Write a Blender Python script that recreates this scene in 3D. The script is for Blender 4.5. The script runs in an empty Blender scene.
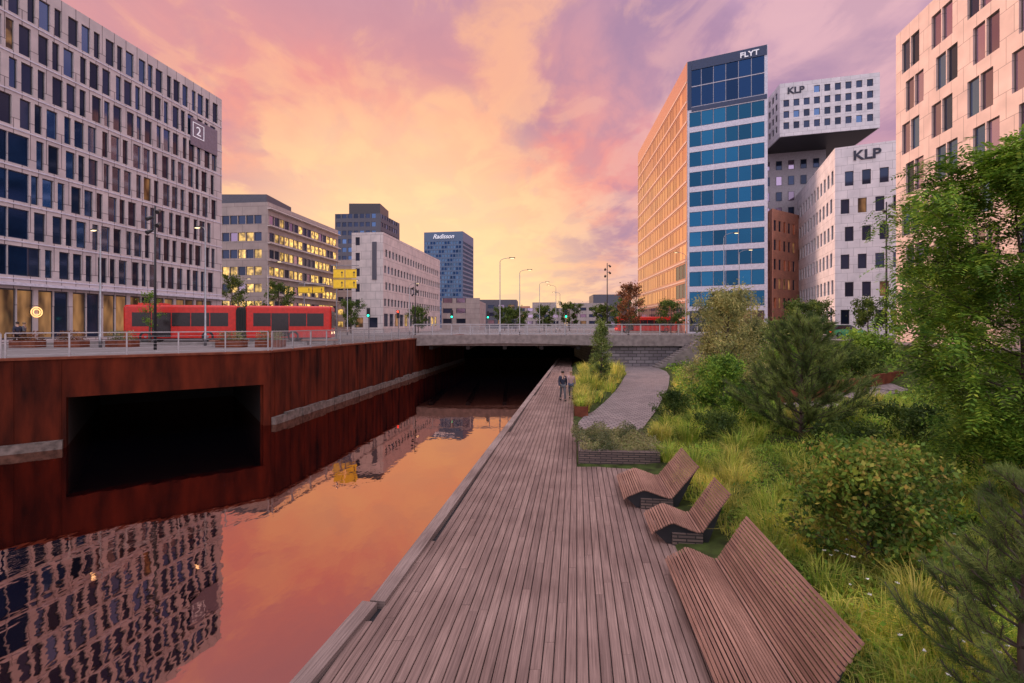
import bpy, math, random
import numpy as np
from mathutils import Vector, Matrix
random.seed(7); rng=np.random.default_rng(7)
D=bpy.data; SC=bpy.context.scene; COL=SC.collection
SC.view_settings.view_transform='Standard'; SC.view_settings.look='None'; SC.view_settings.exposure=0
CAMZ=4.5

# ------------------------------------------------------------ materials
def new_mat(name):
    m=D.materials.new(name); m.use_nodes=True
    nt=m.node_tree; b=nt.nodes['Principled BSDF']
    return m,nt,b
def N(nt,t,**kw):
    n=nt.nodes.new(t)
    for k,v in kw.items(): setattr(n,k,v)
    return n
def ramp(nt,fac,stops,interp='LINEAR'):
    r=nt.nodes.new('ShaderNodeValToRGB'); cr=r.color_ramp; cr.interpolation=interp
    while len(cr.elements)<len(stops): cr.elements.new(0.5)
    for e,(p,c) in zip(cr.elements,stops):
        e.position=p; e.color=(c[0],c[1],c[2],1)
    if fac is not None: nt.links.new(fac,r.inputs[0])
    return r
def m_noise(name,c1,c2,scale=3,rough=.8,bump=.15,detail=6,coord='Object',stretch=(1,1,1),metal=0,spec=.5):
    m,nt,b=new_mat(name)
    tc=N(nt,'ShaderNodeTexCoord'); mp=N(nt,'ShaderNodeMapping'); mp.inputs['Scale'].default_value=stretch
    nt.links.new(tc.outputs[coord],mp.inputs[0])
    n=N(nt,'ShaderNodeTexNoise'); n.inputs['Scale'].default_value=scale; n.inputs['Detail'].default_value=detail
    nt.links.new(mp.outputs[0],n.inputs['Vector'])
    r=ramp(nt,n.outputs[0],[(.3,c1),(.7,c2)])
    nt.links.new(r.outputs[0],b.inputs['Base Color'])
    b.inputs['Roughness'].default_value=rough; b.inputs['Metallic'].default_value=metal
    b.inputs['Specular IOR Level'].default_value=spec
    if bump:
        bp=N(nt,'ShaderNodeBump'); bp.inputs['Strength'].default_value=bump; bp.inputs['Distance'].default_value=.05
        nt.links.new(n.outputs[0],bp.inputs['Height']); nt.links.new(bp.outputs[0],b.inputs['Normal'])
    return m
def m_panel(name,c1,c2,mortar,bw=1.2,bh=3.3,mort=.02,rough=.6,offset=0.5,bump=.3):
    m,nt,b=new_mat(name)
    tc=N(nt,'ShaderNodeTexCoord')
    br=N(nt,'ShaderNodeTexBrick'); br.offset=offset
    br.inputs['Scale'].default_value=1; br.inputs['Brick Width'].default_value=bw; br.inputs['Row Height'].default_value=bh
    br.inputs['Mortar Size'].default_value=mort; br.inputs['Mortar Smooth'].default_value=.1
    br.inputs['Color1'].default_value=(*c1,1); br.inputs['Color2'].default_value=(*c2,1); br.inputs['Mortar'].default_value=(*mortar,1)
    nt.links.new(tc.outputs['UV'],br.inputs['Vector'])
    n=N(nt,'ShaderNodeTexNoise'); n.inputs['Scale'].default_value=.6; n.inputs['Detail'].default_value=8
    nt.links.new(tc.outputs['UV'],n.inputs['Vector'])
    r=ramp(nt,n.outputs[0],[(.3,(.82,.82,.82)),(.7,(1.08,1.06,1.05))])
    mx=N(nt,'ShaderNodeMix',data_type='RGBA',blend_type='MULTIPLY'); mx.inputs[0].default_value=1
    nt.links.new(br.outputs['Color'],mx.inputs[6]); nt.links.new(r.outputs[0],mx.inputs[7])
    nt.links.new(mx.outputs[2],b.inputs['Base Color']); b.inputs['Roughness'].default_value=rough
    bp=N(nt,'ShaderNodeBump'); bp.inputs['Strength'].default_value=bump; bp.inputs['Distance'].default_value=.02; bp.invert=True
    nt.links.new(br.outputs['Fac'],bp.inputs['Height']); nt.links.new(bp.outputs[0],b.inputs['Normal'])
    return m
def m_plain(name,c,rough=.5,metal=0,emit=None,es=1):
    m,nt,b=new_mat(name)
    n=N(nt,'ShaderNodeTexNoise'); n.inputs['Scale'].default_value=4
    tc=N(nt,'ShaderNodeTexCoord'); nt.links.new(tc.outputs['Object'],n.inputs['Vector'])
    r=ramp(nt,n.outputs[0],[(.3,tuple(x*.85 for x in c)),(.7,tuple(min(1,x*1.12) for x in c))])
    nt.links.new(r.outputs[0],b.inputs['Base Color'])
    b.inputs['Roughness'].default_value=rough; b.inputs['Metallic'].default_value=metal
    if emit: b.inputs['Emission Color'].default_value=(*emit,1); b.inputs['Emission Strength'].default_value=es
    return m
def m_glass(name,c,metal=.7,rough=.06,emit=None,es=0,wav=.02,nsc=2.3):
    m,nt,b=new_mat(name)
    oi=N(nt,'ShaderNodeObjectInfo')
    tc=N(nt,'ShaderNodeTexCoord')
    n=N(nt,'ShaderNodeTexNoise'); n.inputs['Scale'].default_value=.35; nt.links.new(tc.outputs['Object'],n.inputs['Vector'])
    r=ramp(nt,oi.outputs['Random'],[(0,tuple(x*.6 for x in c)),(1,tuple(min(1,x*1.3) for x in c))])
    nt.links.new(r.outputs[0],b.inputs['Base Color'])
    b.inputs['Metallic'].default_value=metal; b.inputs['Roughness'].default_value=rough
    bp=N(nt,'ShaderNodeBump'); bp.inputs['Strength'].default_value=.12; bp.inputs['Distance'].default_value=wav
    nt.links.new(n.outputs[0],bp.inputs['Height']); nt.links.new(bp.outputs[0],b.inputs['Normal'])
    if emit:
        n2=N(nt,'ShaderNodeTexNoise'); n2.inputs['Scale'].default_value=nsc; n2.inputs['Detail'].default_value=2
        mpp=N(nt,'ShaderNodeMapping'); nt.links.new(tc.outputs['Object'],mpp.inputs[0])
        cx=N(nt,'ShaderNodeCombineXYZ'); mu0=N(nt,'ShaderNodeMath',operation='MULTIPLY'); mu0.inputs[1].default_value=37; nt.links.new(oi.outputs['Random'],mu0.inputs[0]); nt.links.new(mu0.outputs[0],cx.inputs[0]); nt.links.new(cx.outputs[0],mpp.inputs['Location'])
        nt.links.new(mpp.outputs[0],n2.inputs['Vector'])
        r2=ramp(nt,n2.outputs[0],[(.36,tuple(x*.08 for x in emit)),(.52,tuple(x*.5 for x in emit)),(.70,emit)])
        nt.links.new(r2.outputs[0],b.inputs['Emission Color'])
        mu=N(nt,'ShaderNodeMath',operation='MULTIPLY_ADD'); mu.inputs[1].default_value=es*.9; mu.inputs[2].default_value=es*.5
        nt.links.new(oi.outputs['Random'],mu.inputs[0]); nt.links.new(mu.outputs[0],b.inputs['Emission Strength'])
    return m
def m_leaf(name,cols,rough=.6,trans=.35,gain=2.05):
    m,nt,b=new_mat(name)
    g=N(nt,'ShaderNodeNewGeometry')
    st=[(i/(len(cols)-1),tuple(x*gain for x in c)) for i,c in enumerate(cols)]
    r=ramp(nt,g.outputs['Random Per Island'],st)
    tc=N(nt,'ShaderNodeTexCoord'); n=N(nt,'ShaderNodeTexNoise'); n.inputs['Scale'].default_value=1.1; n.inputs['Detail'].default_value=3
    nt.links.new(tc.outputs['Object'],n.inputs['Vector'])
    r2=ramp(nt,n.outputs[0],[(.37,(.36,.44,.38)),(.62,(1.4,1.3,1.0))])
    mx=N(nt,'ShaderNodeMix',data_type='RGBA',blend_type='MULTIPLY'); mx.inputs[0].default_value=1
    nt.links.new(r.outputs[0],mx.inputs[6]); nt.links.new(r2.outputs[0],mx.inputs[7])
    nt.links.new(mx.outputs[2],b.inputs['Base Color']); b.inputs['Roughness'].default_value=rough
    b.inputs['Specular IOR Level'].default_value=.2
    t=N(nt,'ShaderNodeBsdfTranslucent'); nt.links.new(mx.outputs[2],t.inputs[0])
    ms=N(nt,'ShaderNodeMixShader'); ms.inputs[0].default_value=trans
    nt.links.new(b.outputs[0],ms.inputs[1]); nt.links.new(t.outputs[0],ms.inputs[2])
    nt.links.new(ms.outputs[0],nt.nodes['Material Output'].inputs[0])
    return m
def m_wood(name,cols,rough=.7,gscale=1.0):
    m,nt,b=new_mat(name)
    g=N(nt,'ShaderNodeNewGeometry')
    r=ramp(nt,g.outputs['Random Per Island'],[(i/(len(cols)-1),c) for i,c in enumerate(cols)])
    tc=N(nt,'ShaderNodeTexCoord'); mp=N(nt,'ShaderNodeMapping'); mp.inputs['Scale'].default_value=(1.2*gscale,40*gscale,1)
    nt.links.new(tc.outputs['UV'],mp.inputs[0])
    n=N(nt,'ShaderNodeTexNoise'); n.inputs['Scale'].default_value=1; n.inputs['Detail'].default_value=7; nt.links.new(mp.outputs[0],n.inputs['Vector'])
    r2=ramp(nt,n.outputs[0],[(.3,(.58,.56,.56)),(.7,(1.25,1.25,1.25))])
    n3=N(nt,'ShaderNodeTexNoise'); n3.inputs['Scale'].default_value=.7; n3.inputs['Detail'].default_value=7; nt.links.new(tc.outputs['Object'],n3.inputs['Vector'])
    r3=ramp(nt,n3.outputs[0],[(.35,(.74,.70,.70)),(.65,(1.12,1.12,1.12))])
    mx=N(nt,'ShaderNodeMix',data_type='RGBA',blend_type='MULTIPLY'); mx.inputs[0].default_value=1
    nt.links.new(r.outputs[0],mx.inputs[6]); nt.links.new(r2.outputs[0],mx.inputs[7])
    mx2=N(nt,'ShaderNodeMix',data_type='RGBA',blend_type='MULTIPLY'); mx2.inputs[0].default_value=1
    nt.links.new(mx.outputs[2],mx2.inputs[6]); nt.links.new(r3.outputs[0],mx2.inputs[7])
    nt.links.new(mx2.outputs[2],b.inputs['Base Color']); b.inputs['Roughness'].default_value=rough; b.inputs['Specular IOR Level'].default_value=.3
    bp=N(nt,'ShaderNodeBump'); bp.inputs['Strength'].default_value=.5; bp.inputs['Distance'].default_value=.008
    nt.links.new(n.outputs[0],bp.inputs['Height']); nt.links.new(bp.outputs[0],b.inputs['Normal'])
    return m

M={}
M['stone_a']=m_panel('pale_stone_panels',(.62,.56,.56),(.54,.48,.49),(.2,.17,.18),1.22,3.08,.035)
M['stone_h']=m_panel('cream_panels',(.72,.57,.53),(.66,.52,.49),(.3,.25,.25),1.3,1.86,.022)
M['white_g']=m_panel('white_panels',(.80,.76,.79),(.72,.69,.73),(.4,.38,.4),1.5,1.2,.02)
M['stone_b']=m_panel('beige_concrete',(.42,.36,.34),(.37,.31,.30),(.2,.17,.17),3,1.6,.03)
M['stone_d']=m_panel('light_stone',(.68,.61,.60),(.60,.54,.54),(.3,.27,.27),2,1.6,.03)
M['brick']=m_panel('red_brick',(.66,.26,.15),(.54,.20,.12),(.35,.25,.22),.5,.16,.02)
M['band']=m_plain('white_band',(.64,.63,.73),.45)
M['warmgrid']=m_plain('sunset_tint_cladding',(.56,.27,.19),.3,.3)  # pale tower grid, sunset glow on its left facade painted into the colour
M['tower']=m_plain('dark_cladding',(.09,.09,.12),.5)
M['bluetower']=m_plain('blue_cladding',(.09,.14,.24),.4)
M['dark']=m_plain('dark_metal',(.03,.03,.035),.45,.3)
M['deepshade']=m_plain('shade_dark_concrete',(.015,.012,.012),.8)  # near-black colour paints the shade inside the culvert and under the bridge
M['frame']=m_plain('window_frame',(.06,.055,.065),.4,.2)
M['blueframe']=m_plain('blue_frame',(.03,.05,.11),.4)
M['steel']=m_plain('galvanised_steel',(.28,.28,.30),.35,.8)
M['railsteel']=m_plain('railing_steel',(.40,.39,.41),.45,.3)
M['concrete']=m_noise('concrete',(.17,.145,.14),(.29,.25,.24),2.5,.85,.2)
M['darkstone']=m_noise('dark_wet_stone',(.05,.04,.036),(.20,.165,.15),3.5,.7,.5)
M['slate']=m_panel('stacked_slate',(.20,.14,.12),(.12,.085,.08),(.03,.025,.025),.35,.07,.012,bump=.8)
M['stonewall']=m_panel('abutment_stone',(.26,.24,.26),(.16,.14,.16),(.06,.055,.055),.9,.35,.035,bump=.6)
M['corten']=m_noise('corten_steel',(.018,.006,.005),(.125,.022,.010),1.6,.85,.3,14,stretch=(1,1,.22),spec=.08)
M['cortenb']=m_noise('corten_edging',(.10,.028,.018),(.21,.065,.035),2.6,.8,.25,9,spec=.15)
M['asphalt']=m_noise('asphalt',(.045,.043,.047),(.075,.07,.075),2,.8,.1)
M['paving']=m_noise('street_paving',(.13,.115,.115),(.20,.175,.175),1.5,.85,.1)
M['paint']=m_plain('road_paint',(.7,.7,.7),.6)
M['gdark']=m_glass('glass_dark',(.035,.05,.10),.6)
M['gsky']=m_glass('glass_bluish',(.10,.17,.32),.85)
M['gpink']=m_glass('glass_reflective',(.36,.28,.40),.9)
M['gwarm']=m_glass('glass_sunset',(.90,.42,.25),.95,.04)  # orange of the reflected sunset put into the glass tint
M['gwarm2']=m_glass('glass_sunset_dark',(.60,.26,.16),.95,.04)  # darker tone of the same painted-in sunset reflection
M['gblue']=m_glass('glass_blue',(.014,.10,.20),.8,.08)
M['gblue2']=m_glass('glass_deep_blue',(.010,.035,.10),.8,.08)
M['gmute']=m_glass('glass_muted_blue',(.07,.13,.22),.8,.1)
M['glit']=m_glass('glass_lit',(.2,.15,.1),.3,.1,(1.0,.60,.14),1.7,nsc=1.6)
M['glit2']=m_glass('glass_lobby',(.06,.045,.045),.5,.1,(1.0,.48,.18),.38,nsc=1.3)
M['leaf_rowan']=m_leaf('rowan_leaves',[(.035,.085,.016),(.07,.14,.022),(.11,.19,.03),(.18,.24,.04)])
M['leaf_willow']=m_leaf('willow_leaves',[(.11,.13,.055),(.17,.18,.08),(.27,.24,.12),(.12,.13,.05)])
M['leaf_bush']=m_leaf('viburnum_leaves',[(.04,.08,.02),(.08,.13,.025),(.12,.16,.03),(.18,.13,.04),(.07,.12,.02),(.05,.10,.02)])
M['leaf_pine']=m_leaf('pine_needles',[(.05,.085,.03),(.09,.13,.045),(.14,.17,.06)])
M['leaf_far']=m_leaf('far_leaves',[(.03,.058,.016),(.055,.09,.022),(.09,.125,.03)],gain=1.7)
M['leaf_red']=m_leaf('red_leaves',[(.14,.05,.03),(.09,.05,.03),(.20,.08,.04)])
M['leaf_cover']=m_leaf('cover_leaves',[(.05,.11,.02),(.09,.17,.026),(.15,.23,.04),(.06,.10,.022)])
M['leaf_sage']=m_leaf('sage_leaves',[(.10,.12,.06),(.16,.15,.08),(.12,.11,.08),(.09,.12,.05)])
M['grass']=m_leaf('grass_blades',[(.09,.16,.024),(.16,.24,.034),(.25,.29,.05),(.33,.30,.09),(.08,.15,.025)],trans=.4)
M['grassgold']=m_leaf('golden_grass',[(.28,.26,.06),(.38,.32,.10),(.22,.25,.045),(.42,.35,.14)],trans=.4)
M['petal']=m_plain('white_petals',(.8,.78,.75),.6)
M['bark']=m_noise('bark',(.05,.035,.03),(.12,.085,.07),9,.9,.5,stretch=(1,1,.3))
M['soil']=m_noise('soil_and_moss',(.025,.028,.012),(.06,.085,.022),3.5,.95,.5,spec=.1)
M['plank']=m_wood('weathered_deck',[(.225,.148,.130),(.262,.175,.152),(.195,.128,.113),(.280,.190,.165),(.238,.158,.138)])
M['beam']=m_wood('edge_beam',[(.22,.16,.145),(.28,.21,.19)])
M['slat']=m_wood('bench_slats',[(.29,.155,.115),(.36,.20,.15),(.24,.125,.095)],.55)
M['red']=m_plain('red_paint',(.60,.02,.012),.25)
M['black']=m_plain('black_rubber',(.02,.02,.02),.7)
M['busglass']=m_plain('tinted_bus_glass',(.02,.012,.015),.2)
M['sign']=m_plain('sign_yellow',(.75,.48,.02),.5,0,(.9,.55,.03),.25)
M['lampglow']=m_plain('lamp_glow',(.9,.8,.6),.4,0,(1,.75,.4),2.5)
M['green']=m_plain('signal_green',(.02,.5,.3),.4,0,(.02,1,.5),4)
M['redl']=m_plain('tail_red',(.5,.02,.02),.4,0,(1,.05,.02),4)
M['whitetext']=m_plain('white_letters',(.8,.8,.85),.4,0,(.9,.9,1),.25)
M['darktext']=m_plain('dark_letters',(.02,.02,.05),.4)

# ------------------------------------------------------------ helpers
def tag(o,label,cat,group=None):
    o['label']=label; o['category']=cat
    if group: o['group']=group
    return o
def empty(name,loc,rot=0):
    o=D.objects.new(name,None); COL.objects.link(o); o.location=loc; o.rotation_euler=(0,0,rot); o.empty_display_size=.3
    return o
class Fr:
    def __init__(s,p,q=None,ux=None):
        s.o=Vector((p[0],p[1]))
        if ux is None: ux=(q[0]-p[0],q[1]-p[1])
        u=Vector(ux); s.L=u.length; u.normalize(); s.u=u; s.n=Vector((u.y,-u.x)); s.ang=math.atan2(u.y,u.x)
    def pt(s,u,d,z):
        p=s.o+s.u*u+s.n*d; return (p.x,p.y,z)
F0=Fr((0,0),ux=(1,0))
class MB:
    def __init__(s): s.v=[];s.f=[];s.m=[];s.uv=[]
    def quad(s,pts,mat=0,uv=None):
        i=len(s.v); s.v+=[tuple(p) for p in pts]; s.f.append(tuple(range(i,i+len(pts)))); s.m.append(mat)
        s.uv+= uv if uv else [(p[0],p[1]) for p in pts]
    def fbox(s,F,u0,u1,d0,d1,z0,z1,m=0):
        i=len(s.v)
        for z in (z0,z1):
            for (u,d) in ((u0,d0),(u1,d0),(u1,d1),(u0,d1)): s.v.append(F.pt(u,d,z))
        fs=[((0,1,5,4),'f'),((2,3,7,6),'f'),((1,2,6,5),'s'),((3,0,4,7),'s'),((4,5,6,7),'t'),((3,2,1,0),'t')]
        co=[(u,d,z) for z in (z0,z1) for (u,d) in ((u0,d0),(u1,d0),(u1,d1),(u0,d1))]
        for f,k in fs:
            s.f.append(tuple(i+a for a in f)); s.m.append(m)
            for a in f:
                u,d,z=co[a]; s.uv.append((u,z) if k=='f' else ((d+.37,z) if k=='s' else (u,d)))
    def box(s,x0,x1,y0,y1,z0,z1,m=0): s.fbox(F0,x0,x1,-y1,-y0,z0,z1,m)
    def prism(s,poly,z0,z1,m=0):
        n=len(poly); i=len(s.v)
        s.v+=[(p[0],p[1],z0) for p in poly]+[(p[0],p[1],z1) for p in poly]
        s.f.append(tuple(i+n+k for k in range(n))); s.m.append(m); s.uv+=[(p[0],p[1]) for p in poly]
        s.f.append(tuple(i+n-1-k for k in range(n))); s.m.append(m); s.uv+=[(poly[n-1-k][0],poly[n-1-k][1]) for k in range(n)]
        acc=0
        for k in range(n):
            j=(k+1)%n; l=math.dist(poly[k],poly[j])
            s.f.append((i+k,i+j,i+n+j,i+n+k)); s.m.append(m); s.uv+=[(acc,z0),(acc+l,z0),(acc+l,z1),(acc,z1)]; acc+=l
    def loft(s,rings,m=0,cap=True):
        n=len(rings[0]); i=len(s.v)
        for r in rings: s.v+=[tuple(p) for p in r]
        for a in range(len(rings)-1):
            for k in range(n):
                j=(k+1)%n
                s.f.append((i+a*n+k,i+a*n+j,i+(a+1)*n+j,i+(a+1)*n+k)); s.m.append(m); s.uv+=[(0,0),(.1,0),(.1,1),(0,1)]
        if cap:
            s.f.append(tuple(i+n-1-k for k in range(n))); s.m.append(m); s.uv+=[(0,0)]*n
            e=i+(len(rings)-1)*n
            s.f.append(tuple(e+k for k in range(n))); s.m.append(m); s.uv+=[(0,0)]*n
    def tube(s,pts,rad,n=8,m=0):
        rings=[]
        pts=[Vector(p) for p in pts]
        for k,p in enumerate(pts):
            a=pts[max(k-1,0)]; b=pts[min(k+1,len(pts)-1)]; t=(b-a).normalized()
            ref=Vector((1,0,0)) if abs(t.x)<.8 else Vector((0,1,0))
            x=t.cross(ref).normalized(); y=t.cross(x); r=rad[k] if isinstance(rad,(list,tuple)) else rad
            rings.append([p+(x*math.cos(q)+y*math.sin(q))*r for q in [2*math.pi*w/n for w in range(n)]])
        s.loft(rings,m)
    def build(s,name,mats,parent=None,local=False,smooth=False,recalc=True):
        me=D.meshes.new(name); off=Vector((0,0,0))
        if parent and not local: off=parent.location
        me.from_pydata([(a-off.x,b-off.y,c-off.z) for a,b,c in s.v],[],s.f)
        ul=me.uv_layers.new(name='UVMap')
        flat=[c for p in s.uv for c in p]
        if len(flat)==2*len(ul.data): ul.data.foreach_set('uv',flat)
        for mt in mats: me.materials.append(mt)
        me.polygons.foreach_set('material_index',s.m)
        if recalc:
            import bmesh
            bm=bmesh.new(); bm.from_mesh(me); bmesh.ops.recalc_face_normals(bm,faces=bm.faces); bm.to_mesh(me); bm.free()
        if smooth: me.polygons.foreach_set('use_smooth',[True]*len(me.polygons))
        o=D.objects.new(name,me); COL.objects.link(o)
        if parent: o.parent=parent
        return o
def quads_mesh(name,V,mats,parent=None,k=4):
    n=V.shape[0]; me=D.meshes.new(name)
    V=V.reshape(-1,3).astype(np.float32)
    if parent: V=V-np.array(parent.location,dtype=np.float32)
    me.vertices.add(len(V)); me.vertices.foreach_set('co',V.ravel())
    me.loops.add(n*k); me.loops.foreach_set('vertex_index',np.arange(n*k,dtype=np.int32))
    me.polygons.add(n); me.polygons.foreach_set('loop_start',np.arange(0,n*k,k,dtype=np.int32)); me.polygons.foreach_set('loop_total',np.full(n,k,dtype=np.int32))
    for mt in mats: me.materials.append(mt)
    me.update(calc_edges=True); me.validate()
    o=D.objects.new(name,me); COL.objects.link(o)
    if parent: o.parent=parent
    return o
def text_mesh(name,txt,size,mat,parent,loc,rotz,ext=.03,shear=0,bold=0,sx=1):
    cu=D.curves.new('tmp','FONT'); cu.body=txt; cu.size=size; cu.extrude=ext; cu.align_x='CENTER'; cu.shear=shear; cu.offset=bold
    t=D.objects.new('tmp',cu); COL.objects.link(t)
    dg=bpy.context.evaluated_depsgraph_get(); dg.update()
    me=D.meshes.new_from_object(t.evaluated_get(dg)); D.objects.remove(t)
    me.materials.clear(); me.materials.append(mat)
    o=D.objects.new(name,me); COL.objects.link(o); o.parent=parent; o.scale=(sx,1,1)
    o.location=Vector(loc)-parent.location; o.rotation_euler=(math.pi/2,0,rotz)
    return o

# ------------------------------------------------------------ windows / facades
WM={}
def win_mesh(var):
    if var in WM: return WM[var]
    fr=M['blueframe'] if var in('gblue','gblue2','gmute') else (M['warmgrid'] if var in('gwarm','gwarm2') else M['frame'])
    me=D.meshes.new('window'); b=.035 if var in('gblue','gblue2') else (.012 if var in('gwarm','gwarm2') else .07); h=.03 if var not in('gwarm','gwarm2') else .012
    v=[(b,0,h),(1-b,0,h),(1-b,0,1-h),(b,0,1-h)]
    f=[(0,1,2,3)]
    o=[(0,-.02,0),(1,-.02,0),(1,-.02,1),(0,-.02,1),(b,-.02,h),(1-b,-.02,h),(1-b,-.02,1-h),(b,-.02,1-h)]
    v+=o
    for k in range(4):
        j=(k+1)%4
        f.append((4+k,4+j,8+j,8+k)); f.append((8+k,8+j,j,k))
    me.from_pydata(v,[],f)
    me.materials.append(M[var]); me.materials.append(fr)
    for i,p in enumerate(me.polygons): p.material_index=0 if i==0 else 1
    WM[var]=me; return me
def add_windows(parent,wins,cap=96):
    def key(w):
        F,u0,u1,z0,z1,d,var=w; p=F.pt((u0+u1)/2,d,0); r2=p[0]**2+p[1]**2
        vis=1.0 if (p[1]>1 and abs(p[0]/p[1])<1.12) else .0001
        return -(u1-u0)*(z1-z0)*vis/r2
    wins=sorted(wins,key=key)
    for w in wins[:cap]:
        F,u0,u1,z0,z1,d,var=w
        o=D.objects.new('window',win_mesh(var)); COL.objects.link(o); o.parent=parent
        o.location=Vector(F.pt(u0,d,z0))-parent.location; o.rotation_euler=(0,0,F.ang); o.scale=(u1-u0,1,z1-z0)
    rest=wins[cap:]
    if rest:
        vs=sorted({w[6] for w in rest}); mb=MB(); idx={v:i for i,v in enumerate(vs)}
        for F,u0,u1,z0,z1,d,var in rest:
            mb.quad([F.pt(u0,d,z0),F.pt(u1,d,z0),F.pt(u1,d,z1),F.pt(u0,d,z1)],idx[var])
            fm=len(vs)+(1 if var in('gwarm','gwarm2') else 0)
            for a,b,c,e in ((u0,u0+.06,z0,z1),(u1-.06,u1,z0,z1),(u0,u1,z0,z0+.06),(u0,u1,z1-.06,z1)):
                dd=d+.02 if (b-a)<.1 else d+.023
                mb.quad([F.pt(a,dd,c),F.pt(b,dd,c),F.pt(b,dd,e),F.pt(a,dd,e)],fm)
        o=mb.build('window_rows',[M[v] for v in vs]+[M['frame'],M['warmgrid']],parent,recalc=False); o['kind']='stuff'
def facade(mb,F,L,z0,z1,rows,wins,dep=.35,m=0,u_s=0):
    zc=z0
    for (zb,zt,ws) in rows:
        if zb>zc: mb.fbox(F,u_s,L,-dep,0,zc,zb,m)
        uc=u_s
        for (a,b,var) in ws:
            if a>uc: mb.fbox(F,uc,a,-dep,0,zb,zt,m)
            wins.append((F,a,b,zb,zt,-dep+.03,var)); uc=b
        if uc<L: mb.fbox(F,uc,L,-dep,0,zb,zt,m)
        zc=zt
    if zc<z1: mb.fbox(F,u_s,L,-dep,0,zc,z1,m)
def reg_rows(L,zs,n,fh,wh,bay,ww,off=.5,stag=0,var=lambda r,i:'gdark',m0=.4):
    rows=[]
    for r in range(n):
        zb=zs+r*fh; ws=[]; u=m0+off+(stag if r%2 else 0)
        i=0
        while u+ww<L-.3:
            v=var(r,i)
            if v: ws.append((u,u+ww,v))
            u+=bay; i+=1
        rows.append((zb,zb+wh,ws))
    return rows
def building(name,label,fp,z0,z1,specs,wallm,dep=.2,roofm=None,cat='building',cap=96,mat2=None):
    P=empty(name,(fp[0][0],fp[0][1],z0)); tag(P,label,cat)
    core=[]
    n=len(fp)
    for k in range(n):
        a=Vector(fp[k-1]);b=Vector(fp[k]);c=Vector(fp[(k+1)%n])
        e1=(b-a).normalized(); e2=(c-b).normalized(); n1=Vector((-e1.y,e1.x)); n2=Vector((-e2.y,e2.x))
        t=(n1+n2); t=t/(1+n1.dot(n2)); core.append(tuple(b+t*(dep-.01)))
    mb=MB(); mb.prism(core,z0,z1-.3,0); wins=[]
    for k in range(n):
        F=Fr(fp[k],fp[(k+1)%n]); s=specs.get(k)
        facade(mb,F,F.L,z0,z1,s(F) if s else [],wins,dep,1 if (mat2 and k in mat2) else 0,u_s=dep+.004)
    mb.build('wall',[wallm]+([list(mat2.values())[0]] if mat2 else []),P)
    rb=MB(); rb.prism(core,z1-.29,z1+.04,0)
    rb.build('roof',[roofm or M['dark']],P)
    add_windows(P,wins,cap)
    return P

# ------------------------------------------------------------ world and light
w=D.worlds.new('World'); SC.world=w; w.use_nodes=True; nt=w.node_tree
for n in list(nt.nodes): nt.nodes.remove(n)
L_=nt.links.new
out=N(nt,'ShaderNodeOutputWorld'); tc=N(nt,'ShaderNodeTexCoord')
sep=N(nt,'ShaderNodeSeparateXYZ'); L_(tc.outputs['Generated'],sep.inputs[0])
def MR(v,a,b,c=0,d=1,typ='SMOOTHSTEP'):
    n=N(nt,'ShaderNodeMapRange'); n.interpolation_type=typ
    n.inputs[1].default_value=a;n.inputs[2].default_value=b;n.inputs[3].default_value=c;n.inputs[4].default_value=d
    L_(v,n.inputs[0]); return n.outputs[0]
def MIX(f,a,b,bt='MIX'):
    n=N(nt,'ShaderNodeMix',data_type='RGBA',blend_type=bt)
    if hasattr(f,'links'): L_(f,n.inputs[0])
    else: n.inputs[0].default_value=f
    for s,i in ((a,6),(b,7)):
        if hasattr(s,'links'): L_(s,n.inputs[i])
        else: n.inputs[i].default_value=(*s,1)
    return n.outputs[2]
def MA(op,a,b):
    n=N(nt,'ShaderNodeMath',operation=op)
    for s,i in ((a,0),(b,1)):
        if hasattr(s,'links'): L_(s,n.inputs[i])
        else: n.inputs[i].default_value=s
    return n.outputs[0]
X,Y,Z=sep.outputs
front=ramp(nt,Z,[(0,(1.02,.62,.32)),(.10,(1.0,.50,.27)),(.22,(.98,.40,.26)),(.38,(.88,.34,.28)),(.55,(.62,.31,.37)),(1,(.42,.30,.44))]).outputs[0]
right=ramp(nt,Z,[(0,(.97,.52,.38)),(.12,(.90,.43,.38)),(.3,(.68,.36,.44)),(.55,(.48,.31,.48)),(1,(.40,.30,.45))]).outputs[0]
base=MIX(MR(X,-.02,.46),front,right)
zz=MA('ADD',MA('MAXIMUM',Z,0.0),.16)
cmb=N(nt,'ShaderNodeCombineXYZ'); L_(MA('DIVIDE',X,zz),cmb.inputs[0]); L_(MA('DIVIDE',Y,zz),cmb.inputs[1])
def noise(sc,det,dist,off=(0,0,0),stretch=(1,1,1),rot=0,ro=.55):
    mp=N(nt,'ShaderNodeMapping'); mp.inputs['Location'].default_value=off; mp.inputs['Scale'].default_value=stretch; mp.inputs['Rotation'].default_value=(0,0,rot)
    L_(cmb.outputs[0],mp.inputs[0])
    n=N(nt,'ShaderNodeTexNoise'); n.inputs['Scale'].default_value=sc; n.inputs['Detail'].default_value=det; n.inputs['Distortion'].default_value=dist; n.inputs['Roughness'].default_value=ro
    L_(mp.outputs[0],n.inputs['Vector']); return n.outputs[0]
n1=noise(1.3,9,.4,(1.3,2.1,0),(1,.8,1),.5,.56); n2=noise(2.1,9,.4,(5.4,1,0),(1,.7,1),.7,.56); n3=noise(1.0,6,.4,(9,4,0),(1,.7,1),.3,.56); n4=noise(4.5,8,.6,(2,7,0),(1,.65,1),.9,.56)
hiL=MIX(MR(Z,.05,.50),(1.08,.64,.30),(1.0,.50,.30))
hi=MIX(MR(X,-.05,.45),hiL,(.82,.48,.52))
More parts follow.
